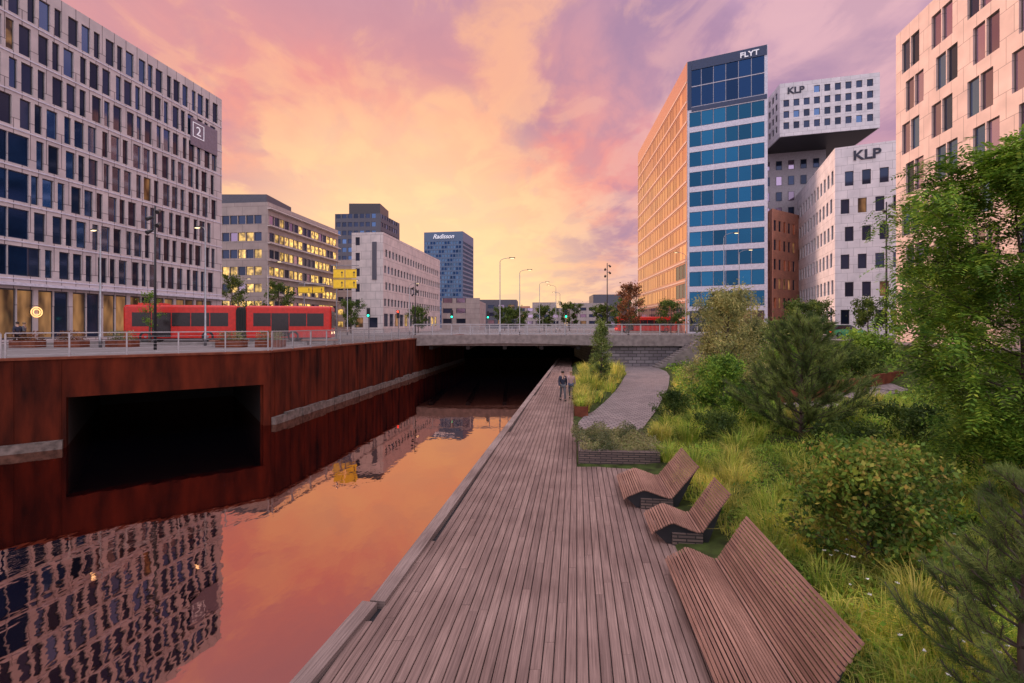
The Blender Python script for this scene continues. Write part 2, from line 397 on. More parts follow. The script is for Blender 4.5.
lo=MIX(MR(X,-.3,.3),(.58,.27,.33),(.36,.23,.38))
col=MIX(MA('MULTIPLY',MR(n1,.46,.60),.68),base,lo)
col=MIX(MA('MULTIPLY',MR(n2,.48,.60),.78),col,hi)
pk=MA('MULTIPLY',MR(n3,.49,.60),MA('MULTIPLY',MR(Z,.04,.16),MR(Z,.58,.32)))
pk=MA('MULTIPLY',pk,MR(X,.45,.05))
col=MIX(MA('MULTIPLY',pk,.58),col,(.98,.28,.24))
col=MIX(MA('MULTIPLY',MR(n4,.50,.62),.38),col,hi)
col=MIX(MA('MULTIPLY',MR(n4,.50,.37),.30),col,lo)
vm=N(nt,'ShaderNodeVectorMath',operation='DOT_PRODUCT'); L_(tc.outputs['Generated'],vm.inputs[0]); vm.inputs[1].default_value=Vector((-.20,.97,.06)).normalized()
col=MIX(MA('MULTIPLY',MR(vm.outputs['Value'],.90,1.0),.72),col,(1.25,.84,.42))
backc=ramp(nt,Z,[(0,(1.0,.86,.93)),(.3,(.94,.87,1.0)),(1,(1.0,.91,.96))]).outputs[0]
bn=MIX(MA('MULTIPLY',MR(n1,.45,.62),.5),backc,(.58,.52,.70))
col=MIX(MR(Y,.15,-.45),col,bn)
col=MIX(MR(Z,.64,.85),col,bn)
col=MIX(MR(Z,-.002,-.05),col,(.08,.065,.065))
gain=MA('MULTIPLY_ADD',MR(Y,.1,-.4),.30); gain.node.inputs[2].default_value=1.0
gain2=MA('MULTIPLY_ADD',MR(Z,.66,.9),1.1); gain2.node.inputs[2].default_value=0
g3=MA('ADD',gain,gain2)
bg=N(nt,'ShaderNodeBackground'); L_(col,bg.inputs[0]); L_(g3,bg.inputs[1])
SUND=Vector((-.82,.47,.34)).normalized()
sky=N(nt,'ShaderNodeTexSky'); sky.sky_type='NISHITA'; sky.sun_disc=False; sky.sun_elevation=math.asin(SUND.z); sky.sun_rotation=math.atan2(SUND.x,SUND.y)
bg2=N(nt,'ShaderNodeBackground'); bg2.inputs[1].default_value=.004; L_(sky.outputs[0],bg2.inputs[0])
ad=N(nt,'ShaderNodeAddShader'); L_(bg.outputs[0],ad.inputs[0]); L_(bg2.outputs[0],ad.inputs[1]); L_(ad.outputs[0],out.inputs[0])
sl=D.lights.new('Sun','SUN'); sl.energy=3.0; sl.angle=math.radians(12); sl.color=(1,.62,.44)
so=D.objects.new('Sun',sl); COL.objects.link(so)
so.rotation_euler=SUND.to_track_quat('Z','Y').to_euler()

# ------------------------------------------------------------ plan geometry
def sm(x,a,b):
    t=min(1,max(0,(x-a)/(b-a))); return t*t*(3-2*t)
def lerp_tab(y,tab):
    if y<=tab[0][0]: return tab[0][1]
    for (a,va),(b,vb) in zip(tab,tab[1:]):
        if y<=b: return va+(vb-va)*(y-a)/(b-a)
    return tab[-1][1]
def deck_left(y): return -2.18+.150*(y-7.8) if y>7.8 else -2.27+.20*(y-7.8)
def deck_right(y): return 2.2+.12*y if y<15.35 else 2.1+.12*(y-15.4)
PL=[(18.9,2.6),(20.5,2.8),(22,3.05),(23.4,3.5),(25,4.3),(29,5.8),(34,7.5),(40,9.3),(44,10.5),(50,11.6),(54,12.2)]
PR=[(18.6,5.0),(20,5.35),(22,6.2),(25,7.5),(28.8,9.0),(33,10.7),(37,12.1),(42,13.8),(46,14.8),(50,15.2),(54,15.4)]
def xr(y): return lerp_tab(y,[(0,2.3),(15.2,4.3)]+PR)
def terrain(x,y):
    e=deck_right(y)
    if x<e: return -.16
    if y>18.9 and lerp_tab(y,PL)-.25<x<lerp_tab(y,PR)+.15: return -.03
    if y>15.4 and x<lerp_tab(y,PL): return .03+.12*sm(x,e,e+.5)
    d=x-xr(y)
    h=.05+.4*sm(d,0,3)+.65*sm(d,3,11)+1.84*sm(d,11.5,18)
    h+=.07*math.sin(x*1.7+y*.9)*math.cos(y*1.3-x*.6)*sm(d,0.4,2)*(1-sm(d,10,16))
    return h

W=[(-38,-60),(-30,14.3),(-21.7,20.3),(-13.3,26.4),(-10.2,52),(-7.4,74)]
def structure(mb,name,mat,**k):
    o=mb.build(name,[mat],**k); o['kind']='structure'; return o
gm=MB()
poly=[(-3000,-60)]+W+[(12,74),(12,54),(33,54),(33,45),(28,30),(24,15),(24,-60),(3000,-60),(3000,3000),(-3000,3000)]
gm.quad([(x,y,2.95) for x,y in poly],0)
structure(gm,'ground',M['paving'],recalc=False)
bm_=MB(); bm_.quad([(-200,-120,-3),(200,-120,-3),(200,200,-3),(-200,200,-3)]); structure(bm_,'canal_bed',M['soil'],recalc=False)
rd=MB(); rd.prism([(-36,37),(-14.6,39),(-12.6,53.2),(11,53.2),(80,56),(80,72),(11,71),(-12,71),(-80,72),(-80,64),(-36.5,62.5)],2.90,3.035)
structure(rd,'road',M['asphalt'])
mk=MB()
for k in range(24):
    x=-34+k*4.6
    if -34<x<78: mk.box(x,x+2.2,62.4,62.55,3.03,3.041)
structure(mk,'road_marking',M['paint'])
kb=MB(); kb.fbox(Fr((-36,36.8),(-14.6,38.8)),0,21.4,-.15,.0,2.9,3.16)
structure(kb,'kerb',M['concrete'])

# water
wm,wn,wb=new_mat('canal_water')
tcw=N(wn,'ShaderNodeTexCoord'); 
mpw=N(wn,'ShaderNodeMapping'); mpw.inputs['Scale'].default_value=(1,.55,1); wn.links.new(tcw.outputs['Object'],mpw.inputs[0])
na=N(wn,'ShaderNodeTexNoise'); na.inputs['Scale'].default_value=1.7; na.inputs['Detail'].default_value=3; wn.links.new(mpw.outputs[0],na.inputs['Vector'])
bpw=N(wn,'ShaderNodeBump'); bpw.inputs['Strength'].default_value=.12; bpw.inputs['Distance'].default_value=.035; wn.links.new(na.outputs[0],bpw.inputs['Height'])
gw=N(wn,'ShaderNodeBsdfGlossy'); gw.inputs['Roughness'].default_value=.02; gw.inputs['Color'].default_value=(1,.60,.48,1); wn.links.new(bpw.outputs[0],gw.inputs['Normal'])
wb.inputs['Base Color'].default_value=(.001,.001,.002,1); wb.inputs['Roughness'].default_value=.3; wb.inputs['Specular IOR Level'].default_value=0
fz=N(wn,'ShaderNodeFresnel'); fz.inputs[0].default_value=1.33
mm=N(wn,'ShaderNodeMath',operation='MULTIPLY_ADD'); mm.inputs[1].default_value=.25; mm.inputs[2].default_value=.50; mm.use_clamp=True; wn.links.new(fz.outputs[0],mm.inputs[0])
msw=N(wn,'ShaderNodeMixShader'); wn.links.new(mm.outputs[0],msw.inputs[0]); wn.links.new(wb.outputs[0],msw.inputs[1]); wn.links.new(gw.outputs[0],msw.inputs[2])
wn.links.new(msw.outputs[0],wn.nodes['Material Output'].inputs[0])
wt=MB(); wt.quad([(-60,-60,-1),(3,-60,-1),(11,80,-1),(-40,80,-1)]); structure(wt,'water',wm,recalc=False)

# park terrain
nx,ny=70,130; mb=MB(); 
for j in range(ny+1):
    y=-2+j*(56.5/ny)
    for i in range(nx+1):
        x0=deck_right(y)-1.2; x=x0+ (36-x0)*(i/nx)**1.35
        mb.v.append((x,y,min(2.93,terrain(x,y))))
for j in range(ny):
    for i in range(nx):
        a=j*(nx+1)+i; mb.f.append((a,a+1,a+nx+2,a+nx+1)); mb.m.append(0); mb.uv+=[(0,0)]*4
o=mb.build('terrain',[M['soil']],smooth=True,recalc=False); o['kind']='structure'
M['pathm']=m_panel('path_setts',(.33,.275,.275),(.20,.165,.17),(.06,.05,.05),.36,.2,.028,bump=.8)
mb=MB(); ys=[18.9,20.5,22,23.4,25,27,29,31.5,34,37,40,42,44,46,50,54]
for a,b in zip(ys,ys[1:]):
    mb.quad([(lerp_tab(a,PL),a,.045),(lerp_tab(a,PR),a,.045),(lerp_tab(b,PR),b,.045),(lerp_tab(b,PL),b,.045)])
structure(mb,'path',M['pathm'],recalc=False)
GP=[(12.5,20.2),(15.5,21.2),(19,23.4),(23.5,26.5)]
mb=MB()
for a,b in zip(GP,GP[1:]):
    F=Fr(a,b); mb.fbox(F,0.01,F.L,-1.5,0,.6,terrain(*a)+.12)
structure(mb,'garden_path',M['pathm'])

# ------------------------------------------------------------ boardwalk
P=empty('boardwalk',(0,8,0)); tag(P,'weathered grey brown plank boardwalk beside the canal','boardwalk')
sl_=.135; mb=MB(); pw=.155; gap=.014
k=-42
while k<74:
    off=k*pw
    ysn=[y for y in np.arange(1,66,.15) if deck_left(y)+.1<off+sl_*y and off+pw+sl_*y<deck_right(y)+.05]
    if len(ysn)>4:
        y0,y1=ysn[0],ysn[-1]; c=y0-random.uniform(0,3.5)
        while c<y1:
            e=c+4.2
            a=max(c,y0); b=min(e,y1)
            if b-a>.1:
                z=random.uniform(-.003,.003)
                i=len(mb.v); x0=off+gap/2; x1=off+pw-gap/2; bb=b-.005; bev=.007
                ring=lambda yy:[(x0+sl_*yy,yy,-.05),(x1+sl_*yy,yy,-.05),(x1+sl_*yy,yy,z-bev),(x1-bev+sl_*yy,yy,z),(x0+bev+sl_*yy,yy,z),(x0+sl_*yy,yy,z-bev)]
                mb.v+=ring(a)+ring(bb); r=random.random()*9
                for q in range(6):
                    j=(q+1)%6; mb.f.append((i+q,i+j,i+6+j,i+6+q)); mb.m.append(0)
                    va=(q*.06)+r; vb=va+ (.14 if q==3 else .05); mb.uv+=[(a,va),(a,vb),(bb,vb),(bb,va)]
                mb.f.append(tuple(i+5-q for q in range(6))); mb.m.append(0); mb.uv+=[(0,0)]*6
                mb.f.append(tuple(i+6+q for q in range(6))); mb.m.append(0); mb.uv+=[(0,0)]*6
            c=e
    k+=1
mb.build('deck',[M['plank']],P)
mb=MB(); mb.prism([(deck_left(1)-.02,1),(deck_right(1),1),(deck_right(15.3),15.3),(deck_right(15.4),15.4),(deck_right(65),65),(deck_left(65)+.05,65),(deck_left(7.81)+.05,7.81)],-2.5,-.06)
mb.build('foundation',[M['dark']],P)
mb=MB()
for p,q in (((deck_left(1),1),(deck_left(7.7),7.7)),((deck_left(7.85),7.72),(deck_left(17),17)),((deck_left(17.02),17.02),(deck_left(28),28)),((deck_left(28.02),28.02),(deck_left(65),65))):
    F=Fr(p,q); mb.fbox(F,0,F.L,-.12,.14,-.32,.065)
mb.build('edge_beam',[M['beam']],P)

# ------------------------------------------------------------ canal walls
P=empty('retaining_wall',(-21.7,20.3,-1)); tag(P,'rusty corten steel canal wall with dark culvert opening','wall')
mb=MB(); cc=MB(); cp=MB()
for k,(a,b) in enumerate(zip(W[:-1],W[1:])):
    F=Fr(a,b); t=2.96+.004*k
    if k==2:
        u0,u1=2.1,10.05
        mb.fbox(F,0,u0,-.6,0,-2.5,t); mb.fbox(F,u1,F.L,-.6,0,-2.5,t); mb.fbox(F,u0,u1,-.6,0,1.25,t)
        cc.fbox(F,-.05,u0-.1,0.002,.25,-2.5,-.62)
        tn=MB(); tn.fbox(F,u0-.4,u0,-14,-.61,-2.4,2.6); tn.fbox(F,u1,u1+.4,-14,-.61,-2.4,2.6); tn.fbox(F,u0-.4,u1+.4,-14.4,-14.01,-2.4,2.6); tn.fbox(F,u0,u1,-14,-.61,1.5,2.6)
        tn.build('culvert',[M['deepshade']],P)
    else:
        mb.fbox(F,0.02,F.L,-.6,0,-2.5,t)
        s=.1
        while s<F.L-.5:
            l=random.uniform(.6,1.3); cc.fbox(F,s,min(F.L-.3,s+l-.02),0.002,.18+random.uniform(0,.08),-2.5,-.56+random.uniform(-.06,.05)); s+=l
    cp.fbox(F,0,F.L,-.65,.06,t+.002,t+.10)
    s=0.4
    while s<F.L and k in (2,3):
        if not(k==2 and 1.9<s<10.1): mb.fbox(F,s,s+.04,0,.03,-.6,t-.05)
        s+=1.5
mb.build('wall',[M['corten']],P); cc.build('footing',[M['darkstone']],P); cp.build('coping',[M['cortenb']],P)

# ------------------------------------------------------------ railings
def railing(p,q,z,label,post_gap=2.0,h=1.1,bars=True,grp='metal railings along canal and bridge',th=1.0):
    F=Fr(p,q); P=empty('railing',(p[0],p[1],z)); tag(P,label,'railing',grp)
    mb=MB(); mb.fbox(F,0,F.L,-.03*th,.03*th,z+h-.045*th,z+h); mb.fbox(F,0,F.L,-.015,.015,z+.10,z+.10+.035*th); mb.build('handrail',[M['railsteel']],P)
    n=int(F.L/post_gap); first=None
    for k in range(n+1):
        u=F.L*k/n
        if first is None:
            pm=MB(); pm.box(-.03*th,.03*th,-.03,.03,0,h-.05*th); first=pm.build('post',[M['railsteel']],P,local=True); o=first
        else:
            o=first.copy(); COL.objects.link(o); o.parent=P
        o.location=Vector(F.pt(u,0,z))-P.location; o.rotation_euler=(0,0,F.ang)
    if bars:
        bb=MB(); u=.12
        while u<F.L: bb.fbox(F,u,u+.012*th,-.006,.006,z+.15,z+h-.05*th); u+=.14
        bb.build('balusters',[M['railsteel']],P)
    else:
        bb=MB()
        for q in range(1,5): bb.fbox(F,0,F.L,-.007,.007,z+.15+q*.18,z+.165+q*.18)
        bb.build('wires',[M['railsteel']],P)
railing((-30,14.8),(-22.0,20.65),3.07,'steel railing on top of rusty quay wall',bars=False)
railing((-21.9,20.75),(-13.6,26.75),3.07,'steel railing on top of rusty quay wall',bars=False)
railing((-13.5,27),(-10.6,51.3),3.07,'steel railing on top of rusty quay wall',bars=True,th=1.3)
railing((-10.6,51.75),(20,51.75),3.42,'steel railing along the road bridge',bars=True,th=2.0,h=1.2)
railing((-8,73.4),(14,73.4),3.1,'steel railing along the road bridge',bars=True,th=2.0,h=1.2)

# ------------------------------------------------------------ bridge
P=empty('road_bridge',(-10.5,52,2)); tag(P,'low concrete road bridge across the canal','bridge')
mb=MB(); mb.box(-12.2,12.5,52.02,74,2.25,3.02); mb.build('deck',[M['concrete']],P)
mb=MB()
rings=[]
for k in range(13):
    x=-10.9+k*(31.5/12); t=(x+.5)/10; zb=2.25+ .28*max(0,1-t*t) 
    rings.append([(x,51.5,zb),(x,52.01,zb),(x,52.01,3.42),(x,51.5,3.42)])
mb.loft(rings); mb.build('edge_beam',[M['concrete']],P)
mb=MB()
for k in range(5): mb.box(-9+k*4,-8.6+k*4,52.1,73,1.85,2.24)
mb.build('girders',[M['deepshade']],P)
P=empty('abutment_wall',(9.5,53,0)); tag(P,'grey stone abutment wall under the bridge end','wall')
mb=MB(); mb.box(9.6,33,52.03,53.9,-.3,2.24); mb.box(9.6,10.2,53.9,74,-.3,2.24); mb.build('wall',[M['stonewall']],P)
mb=MB()
for k in range(14): mb.box(15.0+.32*k,19.6,49.8,51.45,.0+.2*k,.2+.2*k)
o=mb.build('stone_steps',[M['concrete']]); tag(o,'stone steps leading up to the bridge','stairs')

# ------------------------------------------------------------ buildings
def ang_pts(p,ux,L,depth):
    u=Vector(ux).normalized(); a=Vector(p); b=a+u*L; nn=Vector((-u.y,u.x)); return [tuple(a),tuple(b),tuple(b+nn*depth),tuple(a+nn*depth)]
def rowsA(F):
    rows=[]; L=F.L
    ws=[];u=.6
    while u+1.3<L-.3: ws.append((u,u+1.2,random.choice(['glit2','glit2','gdark','glit2','glit2']))); u+=(1.26,1.55)[len(ws)%2]
    rows.append((3.3,7.5,ws))
    for r in range(8):
        zb=8.6+r*3.08; ws=[]
        u=.5; i=0
        if r<4:
            while u<11.6: ws.append((u,u+1.5,'gblue2')); u+=1.53
            u=12.7
        u+=(0,.38,.15,.55)[r%4]
        while u+.95<L-.35:
            w=(.88,.58,.88,.8,.58)[(i+r*2)%5]
            v=random.choices(['gdark','gsky','glit2'],[.55,.42,.03])[0]
            ws.append((u,u+w,v)); u+=w+(.34,.56,.28)[(i+r)%3]; i+=1
        rows.append((zb,zb+2.45,ws))
    return rows
fpA=ang_pts((-42.75,28),(.155,1),34.4,18)
A=building('office_building','pale stone office with staggered narrow windows and lit lobby',fpA,2.95,33.6,{0:rowsA},M['stone_a'],dep=.2)
FA=Fr(fpA[0],fpA[1])
mb=MB(); mb.fbox(FA,FA.L-5.0,FA.L-.9,.01,.12,26.0,29.2); mb.build('sign_panel',[m_plain('grey_mauve_panel',(.20,.17,.22),.4)],A)
text_mesh('lettering','2',1.5,M['whitetext'],A,FA.pt(FA.L-3.9,.14,27.4),FA.ang)
mb=MB()
for (a,b,c_,d_) in ((-4.75,-3.05,28.72,28.80),(-4.75,-3.05,27.05,27.13),(-4.75,-4.67,27.13,28.72),(-3.13,-3.05,27.13,28.72)): mb.fbox(FA,FA.L+a,FA.L+b,.121,.15,c_,d_)
mb.build('sign_outline',[M['whitetext']],A)
mb=MB(); mb.fbox(FA,.6,FA.L,.01,.5,7.75,8.0); mb.build('canopy',[M['band']],A)
mb=MB()
for r in range(8): mb.fbox(FA,.2,FA.L-.01,.004,.06,8.3+r*3.08,8.40+r*3.08)
mb.build('string_course',[M['band']],A)
mb=MB()
c=Vector(FA.pt(FA.L-21.2,.1,5.6)); u3=Vector((FA.u.x,FA.u.y,0))
for R in (.42,.26):
    pts=[c+u3*math.cos(t)*R+Vector((0,0,1))*math.sin(t)*R for t in [2*math.pi*q/20 for q in range(21)]]
    mb.tube(pts,.04,6)
mb.build('ring_logo',[m_plain('logo_glow',(.9,.5,.2),.4,0,(1,.55,.2),1.5)],A)

c0=(-43.2,85); fpB=[(-57,86.6),c0,(-40.1,110.7),(-56,112.7)]
def rB(F): return reg_rows(F.L,4.2,7,3.05,1.55,1.55,1.42,0,0,lambda r,i:random.choices(['glit','gdark','gpink'],[.6,.3,.1])[0])
B=building('office_building','beige office block with rows of yellow lit windows',fpB,2.95,26.3,{0:rB,1:rB},M['stone_b'],cap=96)
mb=MB(); mb.box(-55,-46,90,100,26.36,29); mb.build('penthouse',[M['tower']],B)
FB=Fr(fpB[1],fpB[2]); mb=MB()
for r in range(8): mb.fbox(FB,-.2,FB.L,.01,.7,3.7+r*3.05,3.85+r*3.05)
mb.build('ledge',[M['stone_d']],B)
def rB2(F): return reg_rows(F.L,4.0,5,3.1,1.4,2.2,1.7,0,0,lambda r,i:random.choice(['glit','gdark','gdark']))
building('office_building','low grey office wing with ribbon windows',[(-47,122),(-38,121),(-36,140),(-45,141)],2.95,21,{0:rB2,1:rB2},M['stone_b'])
def rC(F): return reg_rows(F.L,26,6,2.8,1.5,2.0,1.5,0,0,lambda r,i:random.choice(['gsky','gdark','gdark']))
C=building('tower_building','dark tower block with stacked top floors',[(-59,160),(-43.5,159),(-41,175),(-57,176)],2.95,41.5,{0:rC,1:rC},M['tower'])
mb=MB(); mb.box(-55,-44.5,162,173,41.56,45.5); mb.build('penthouse',[M['frame']],C)
def rD0(F): return [(4,6,[(.8,2.4,'glit2'),(3.4,5.4,'gdark')])]+[(8+k*3.1,9.6+k*3.1,[(.8,1.7,'gdark')]) for k in range(5)]
def rD(F): return reg_rows(F.L,4.2,1,3.6,2.6,3.0,2.3,0,0,lambda r,i:random.choice(['glit','glit2','gdark']))+reg_rows(F.L,8.3,4,3.3,1.5,1.9,1.0,.2,.6,lambda r,i:random.choices(['gdark','gsky'],[.8,.2])[0])
Db=building('office_building','light stone office block with small punched windows',[(-32,95.8),(-25.5,95),(-20.5,136.7),(-27.5,137.6)],2.95,22.9,{0:rD0,1:rD},M['stone_d'])
FD=Fr((-32,95.8),(-25.5,95)); mb=MB(); mb.fbox(FD,4.3,5.2,.01,.14,13.5,21.0); mb.build('vertical_sign',[M['tower']],Db)
def rE(F): return reg_rows(F.L,6,19,2.35,1.5,1.6,1.2,0,0,lambda r,i:'gblue2' if (r*7+i*3)%5 in (0,2) else 'gmute')
E=building('hotel_tower','muted blue glass hotel tower with rooftop lettering',[(-48,262),(-26.5,258.5),(-22.5,280),(-43,284)],2.95,55,{0:rE,1:rE},M['bluetower'],cap=90)
FE=Fr((-48,262),(-26.5,258.5)); text_mesh('lettering','Radisson',3.3,M['whitetext'],E,FE.pt(11,.4,51.4),FE.ang,.1,shear=.35,bold=.04)

def rS(F): return reg_rows(F.L,5,3,3.2,1.5,4.2,3.0,0,0,lambda r,i:random.choice(['glit2','gdark','gpink','gdark']))
for x0,x1,y0,h,m in ((-22,-10,150,12,'stone_b'),(-19,2,200,15,'tower'),(3,26,240,13,'stone_b'),(-6,12,320,17,'brick'),(28,46,230,15,'stone_b'),(44,64,260,21,'tower'),(14,30,330,20,'stone_b'),(-90,-60,240,34,'stone_b')):
    building('low_building','distant low city building with rows of windows',[(x0,y0),(x1,y0-.7),(x1+.8,y0+18),(x0+.8,y0+19)],2.95,h,{0:rS},M[m],cap=40)['group']='distant city buildings'

# glass tower with rooftop lettering
fpF=[(32.8,90),(44.9,84.3),(50.5,133),(36.2,138)]
fh=3.72
def rF0(F):
    rows=[]; L=F.L
    n=6; wv=(L-.9)/n
    rows.append((3.2,7.1,[(.42+i*wv+.02,.42+(i+1)*wv-.02,random.choice(['glit2','gdark'])) for i in range(n)]))
    for r in range(10): rows.append((7.95+r*fh,7.95+r*fh+2.72,[(.42+i*wv+.02,.42+(i+1)*wv-.02,'gblue') for i in range(n)]))
    rows.append((45.2,48.9,[(.42+i*wv+.02,.42+(i+1)*wv-.02,'gblue2') for i in range(n)]))
    rows.append((49.0,52.9,[(.42+i*wv+.02,.42+(i+1)*wv-.02,'gblue2') for i in range(n)]))
    return rows
def rF3(F):
    rows=[]; L=F.L; n=20; wv=(L-1)/n
    for r in range(12):
        a=5.0+r*fh
        rows.append((a+.95,a+fh-.02,[(.45+i*wv+.05,.45+(i+1)*wv-.05,'gdark' if (i>=17 and r<3) else ('gwarm' if (i*5+r*3)%7 not in (0,3) else 'gwarm2')) for i in range(n)]))
    return rows
Fb=building('office_tower','tall office tower with blue glass bands and rooftop lettering',fpF,2.95,53.8,{0:rF0,3:rF3},M['band'],dep=.07,cap=98,mat2={3:M['warmgrid']})
FF=Fr(fpF[0],fpF[1]); text_mesh('lettering','FLYT',1.3,M['whitetext'],Fb,FF.pt(10.5,.2,52.3),FF.ang,.08,bold=.02,sx=1.1)
F3=Fr(fpF[3],fpF[0]); mb=MB()
for r in range(13): mb.fbox(F3,.1,F3.L-.1,.004,.10,5.0+r*fh+.30-.0,5.0+r*fh+.62)
mb.build('floor_band',[m_plain('sunset_tint_band',(.70,.50,.42),.4)],Fb)  # whitish floor bands, warm sunset light painted into their colour
mb=MB(); mb.fbox(FF,.12,.8,0.005,.08,44.7,53.75); mb.fbox(FF,.82,FF.L-.1,0.005,.08,52.0,53.75); mb.fbox(FF,.82,FF.L-.1,0.005,.08,44.3,45.1); mb.build('crown_cladding',[m_plain('crown_blue',(.02,.04,.11),.3)],Fb)

def rG(F): return reg_rows(F.L,4.6,6,4.0,2.1,2.05,1.05,.3,.5,lambda r,i:random.choices(['gdark','gsky','glit2'],[.82,.10,.08])[0])
def rGl(F): return reg_rows(F.L,5,6,4.05,2.1,2.2,1.15,.3,.7,lambda r,i:random.choices(['gdark','gsky','gpink'],[.75,.1,.15])[0])
fpG=[(47.1,70),(60,64),(74,97),(59.1,102)]
G=building('office_building','white panelled office with square punched windows and lettering',fpG,2.95,30.3,{0:rG,3:rGl},M['white_g'],cap=98)
FG=Fr(fpG[0],fpG[1]); text_mesh('lettering','KLP',1.9,M['darktext'],G,FG.pt(3.8,.06,28.2),FG.ang,.05,bold=.05,sx=1.05)
def rT(F): return reg_rows(F.L,40.3,4,2.05,1.25,1.65,.95,.2,0,lambda r,i:None if (r==3 and i<3) else random.choices(['gdark','gsky'],[.85,.15])[0])
P=building('stacked_office','white box shaped office floors cantilevered above a recessed block',[(49.1,88),(64.3,83.9),(68,103),(52,107)],39.0,48.7,{0:rT,3:rT},M['white_g'],cap=90)
FT=Fr((49.1,88),(64.3,83.9)); text_mesh('lettering','KLP',1.6,M['darktext'],P,FT.pt(2.6,.06,46.7),FT.ang,.05,bold=.05,sx=1.05)
mb=MB(); mb.prism([(50.2,97),(61.5,94),(64,110),(52,112)],2.95,38.99); mb.build('recessed_block',[m_plain('grey_cladding',(.42,.38,.42),.5)],P)
wins=[]; Fq=Fr((50.2,97),(61.5,94))
for r in range(6):
    for i in range(5): wins.append((Fq,.6+i*2.2,1.7+i*2.2,20+r*3.1,21.8+r*3.1,.06,random.choice(['gdark','gpink','gdark'])))
add_windows(P,wins)
mb=MB(); mb.prism([(49.35,88.25),(64.1,84.3),(67.6,102.8),(52.1,106.6)],38.9,38.997); mb.build('soffit',[M['dark']],P)
def rBr(F): return reg_rows(F.L,4,6,3.6,2.0,1.7,.9,.2,0,lambda r,i:random.choice(['gdark','gdark','gwarm','glit2']))
building('brick_building','red brick office block with tall narrow windows',[(48.0,88.6),(56.2,94.0),(56.0,94.9),(49.6,96.5)],2.95,26.0,{0:rBr,3:rBr},M['brick'])

def rH(F):
    rows=[]
    for r in range(7):
        zb=5.2+r*3.72; ws=[]; u=.9+(0,.55)[r%2]; i=0
        while u+1.6<F.L-.4:
            w=1.15; ws.append((u,u+w,random.choices(['gpink','gsky','gdark'],[.5,.3,.2])[0])); u+=w+(.12,1.55)[i%2]; i+=1
        rows.append((zb,zb+2.75,ws))
    return rows
uH=Vector((-.18,-1)).normalized(); a=Vector((36,45)); b=a+uH*30; nH=Vector((-uH.y,uH.x))
fpH=[tuple(a),tuple(b),tuple(b+nH*20),tuple(a+nH*20)]
H=building('office_building','cream panelled office with tall sunset reflecting windows',fpH,2.95,31.6,{0:rH},M['stone_h'],dep=.2)

# ------------------------------------------------------------ vegetation
def rv(n): 
    v=rng.normal(size=(n,3)); return v/np.linalg.norm(v,axis=1,keepdims=True)
def leaves(C,size,aspect=.5,droop=.3,dirs=None):
    n=len(C); d=rv(n) if dirs is None else dirs; d=d.copy(); d[:,2]-=droop; d/=np.linalg.norm(d,axis=1,keepdims=True)
    r=rv(n); s=np.cross(d,r); s/=np.linalg.norm(s,axis=1,keepdims=True)+1e-6
    L=size*rng.uniform(.6,1.3,(n,1)); Wd=L*aspect*.5
    return np.stack([C,C+d*L*.5+s*Wd,C+d*L,C+d*L*.5-s*Wd],axis=1)
def limb_pts(p,d,L,n=5,curve=.0,wob=.08):
    pts=[Vector(p)]; d=Vector(d).normalized()
    for k in range(n):
        d=(d+Vector((random.uniform(-wob,wob),random.uniform(-wob,wob),random.uniform(-wob,wob)+curve))).normalized()
        pts.append(pts[-1]+d*(L/n))
    return pts
def env(t,shape):
    if shape=='round': return math.sqrt(max(.02,1-(2*t-.9)**2*.95))
    if shape=='low': return math.sqrt(max(.05,1-(1.15*t-.15)**2))
    if shape=='cone': return max(.08,1-t)**.8
    if shape=='column': return .5+.5*math.sin(math.pi*min(1,t*.9+.1))
    return 1
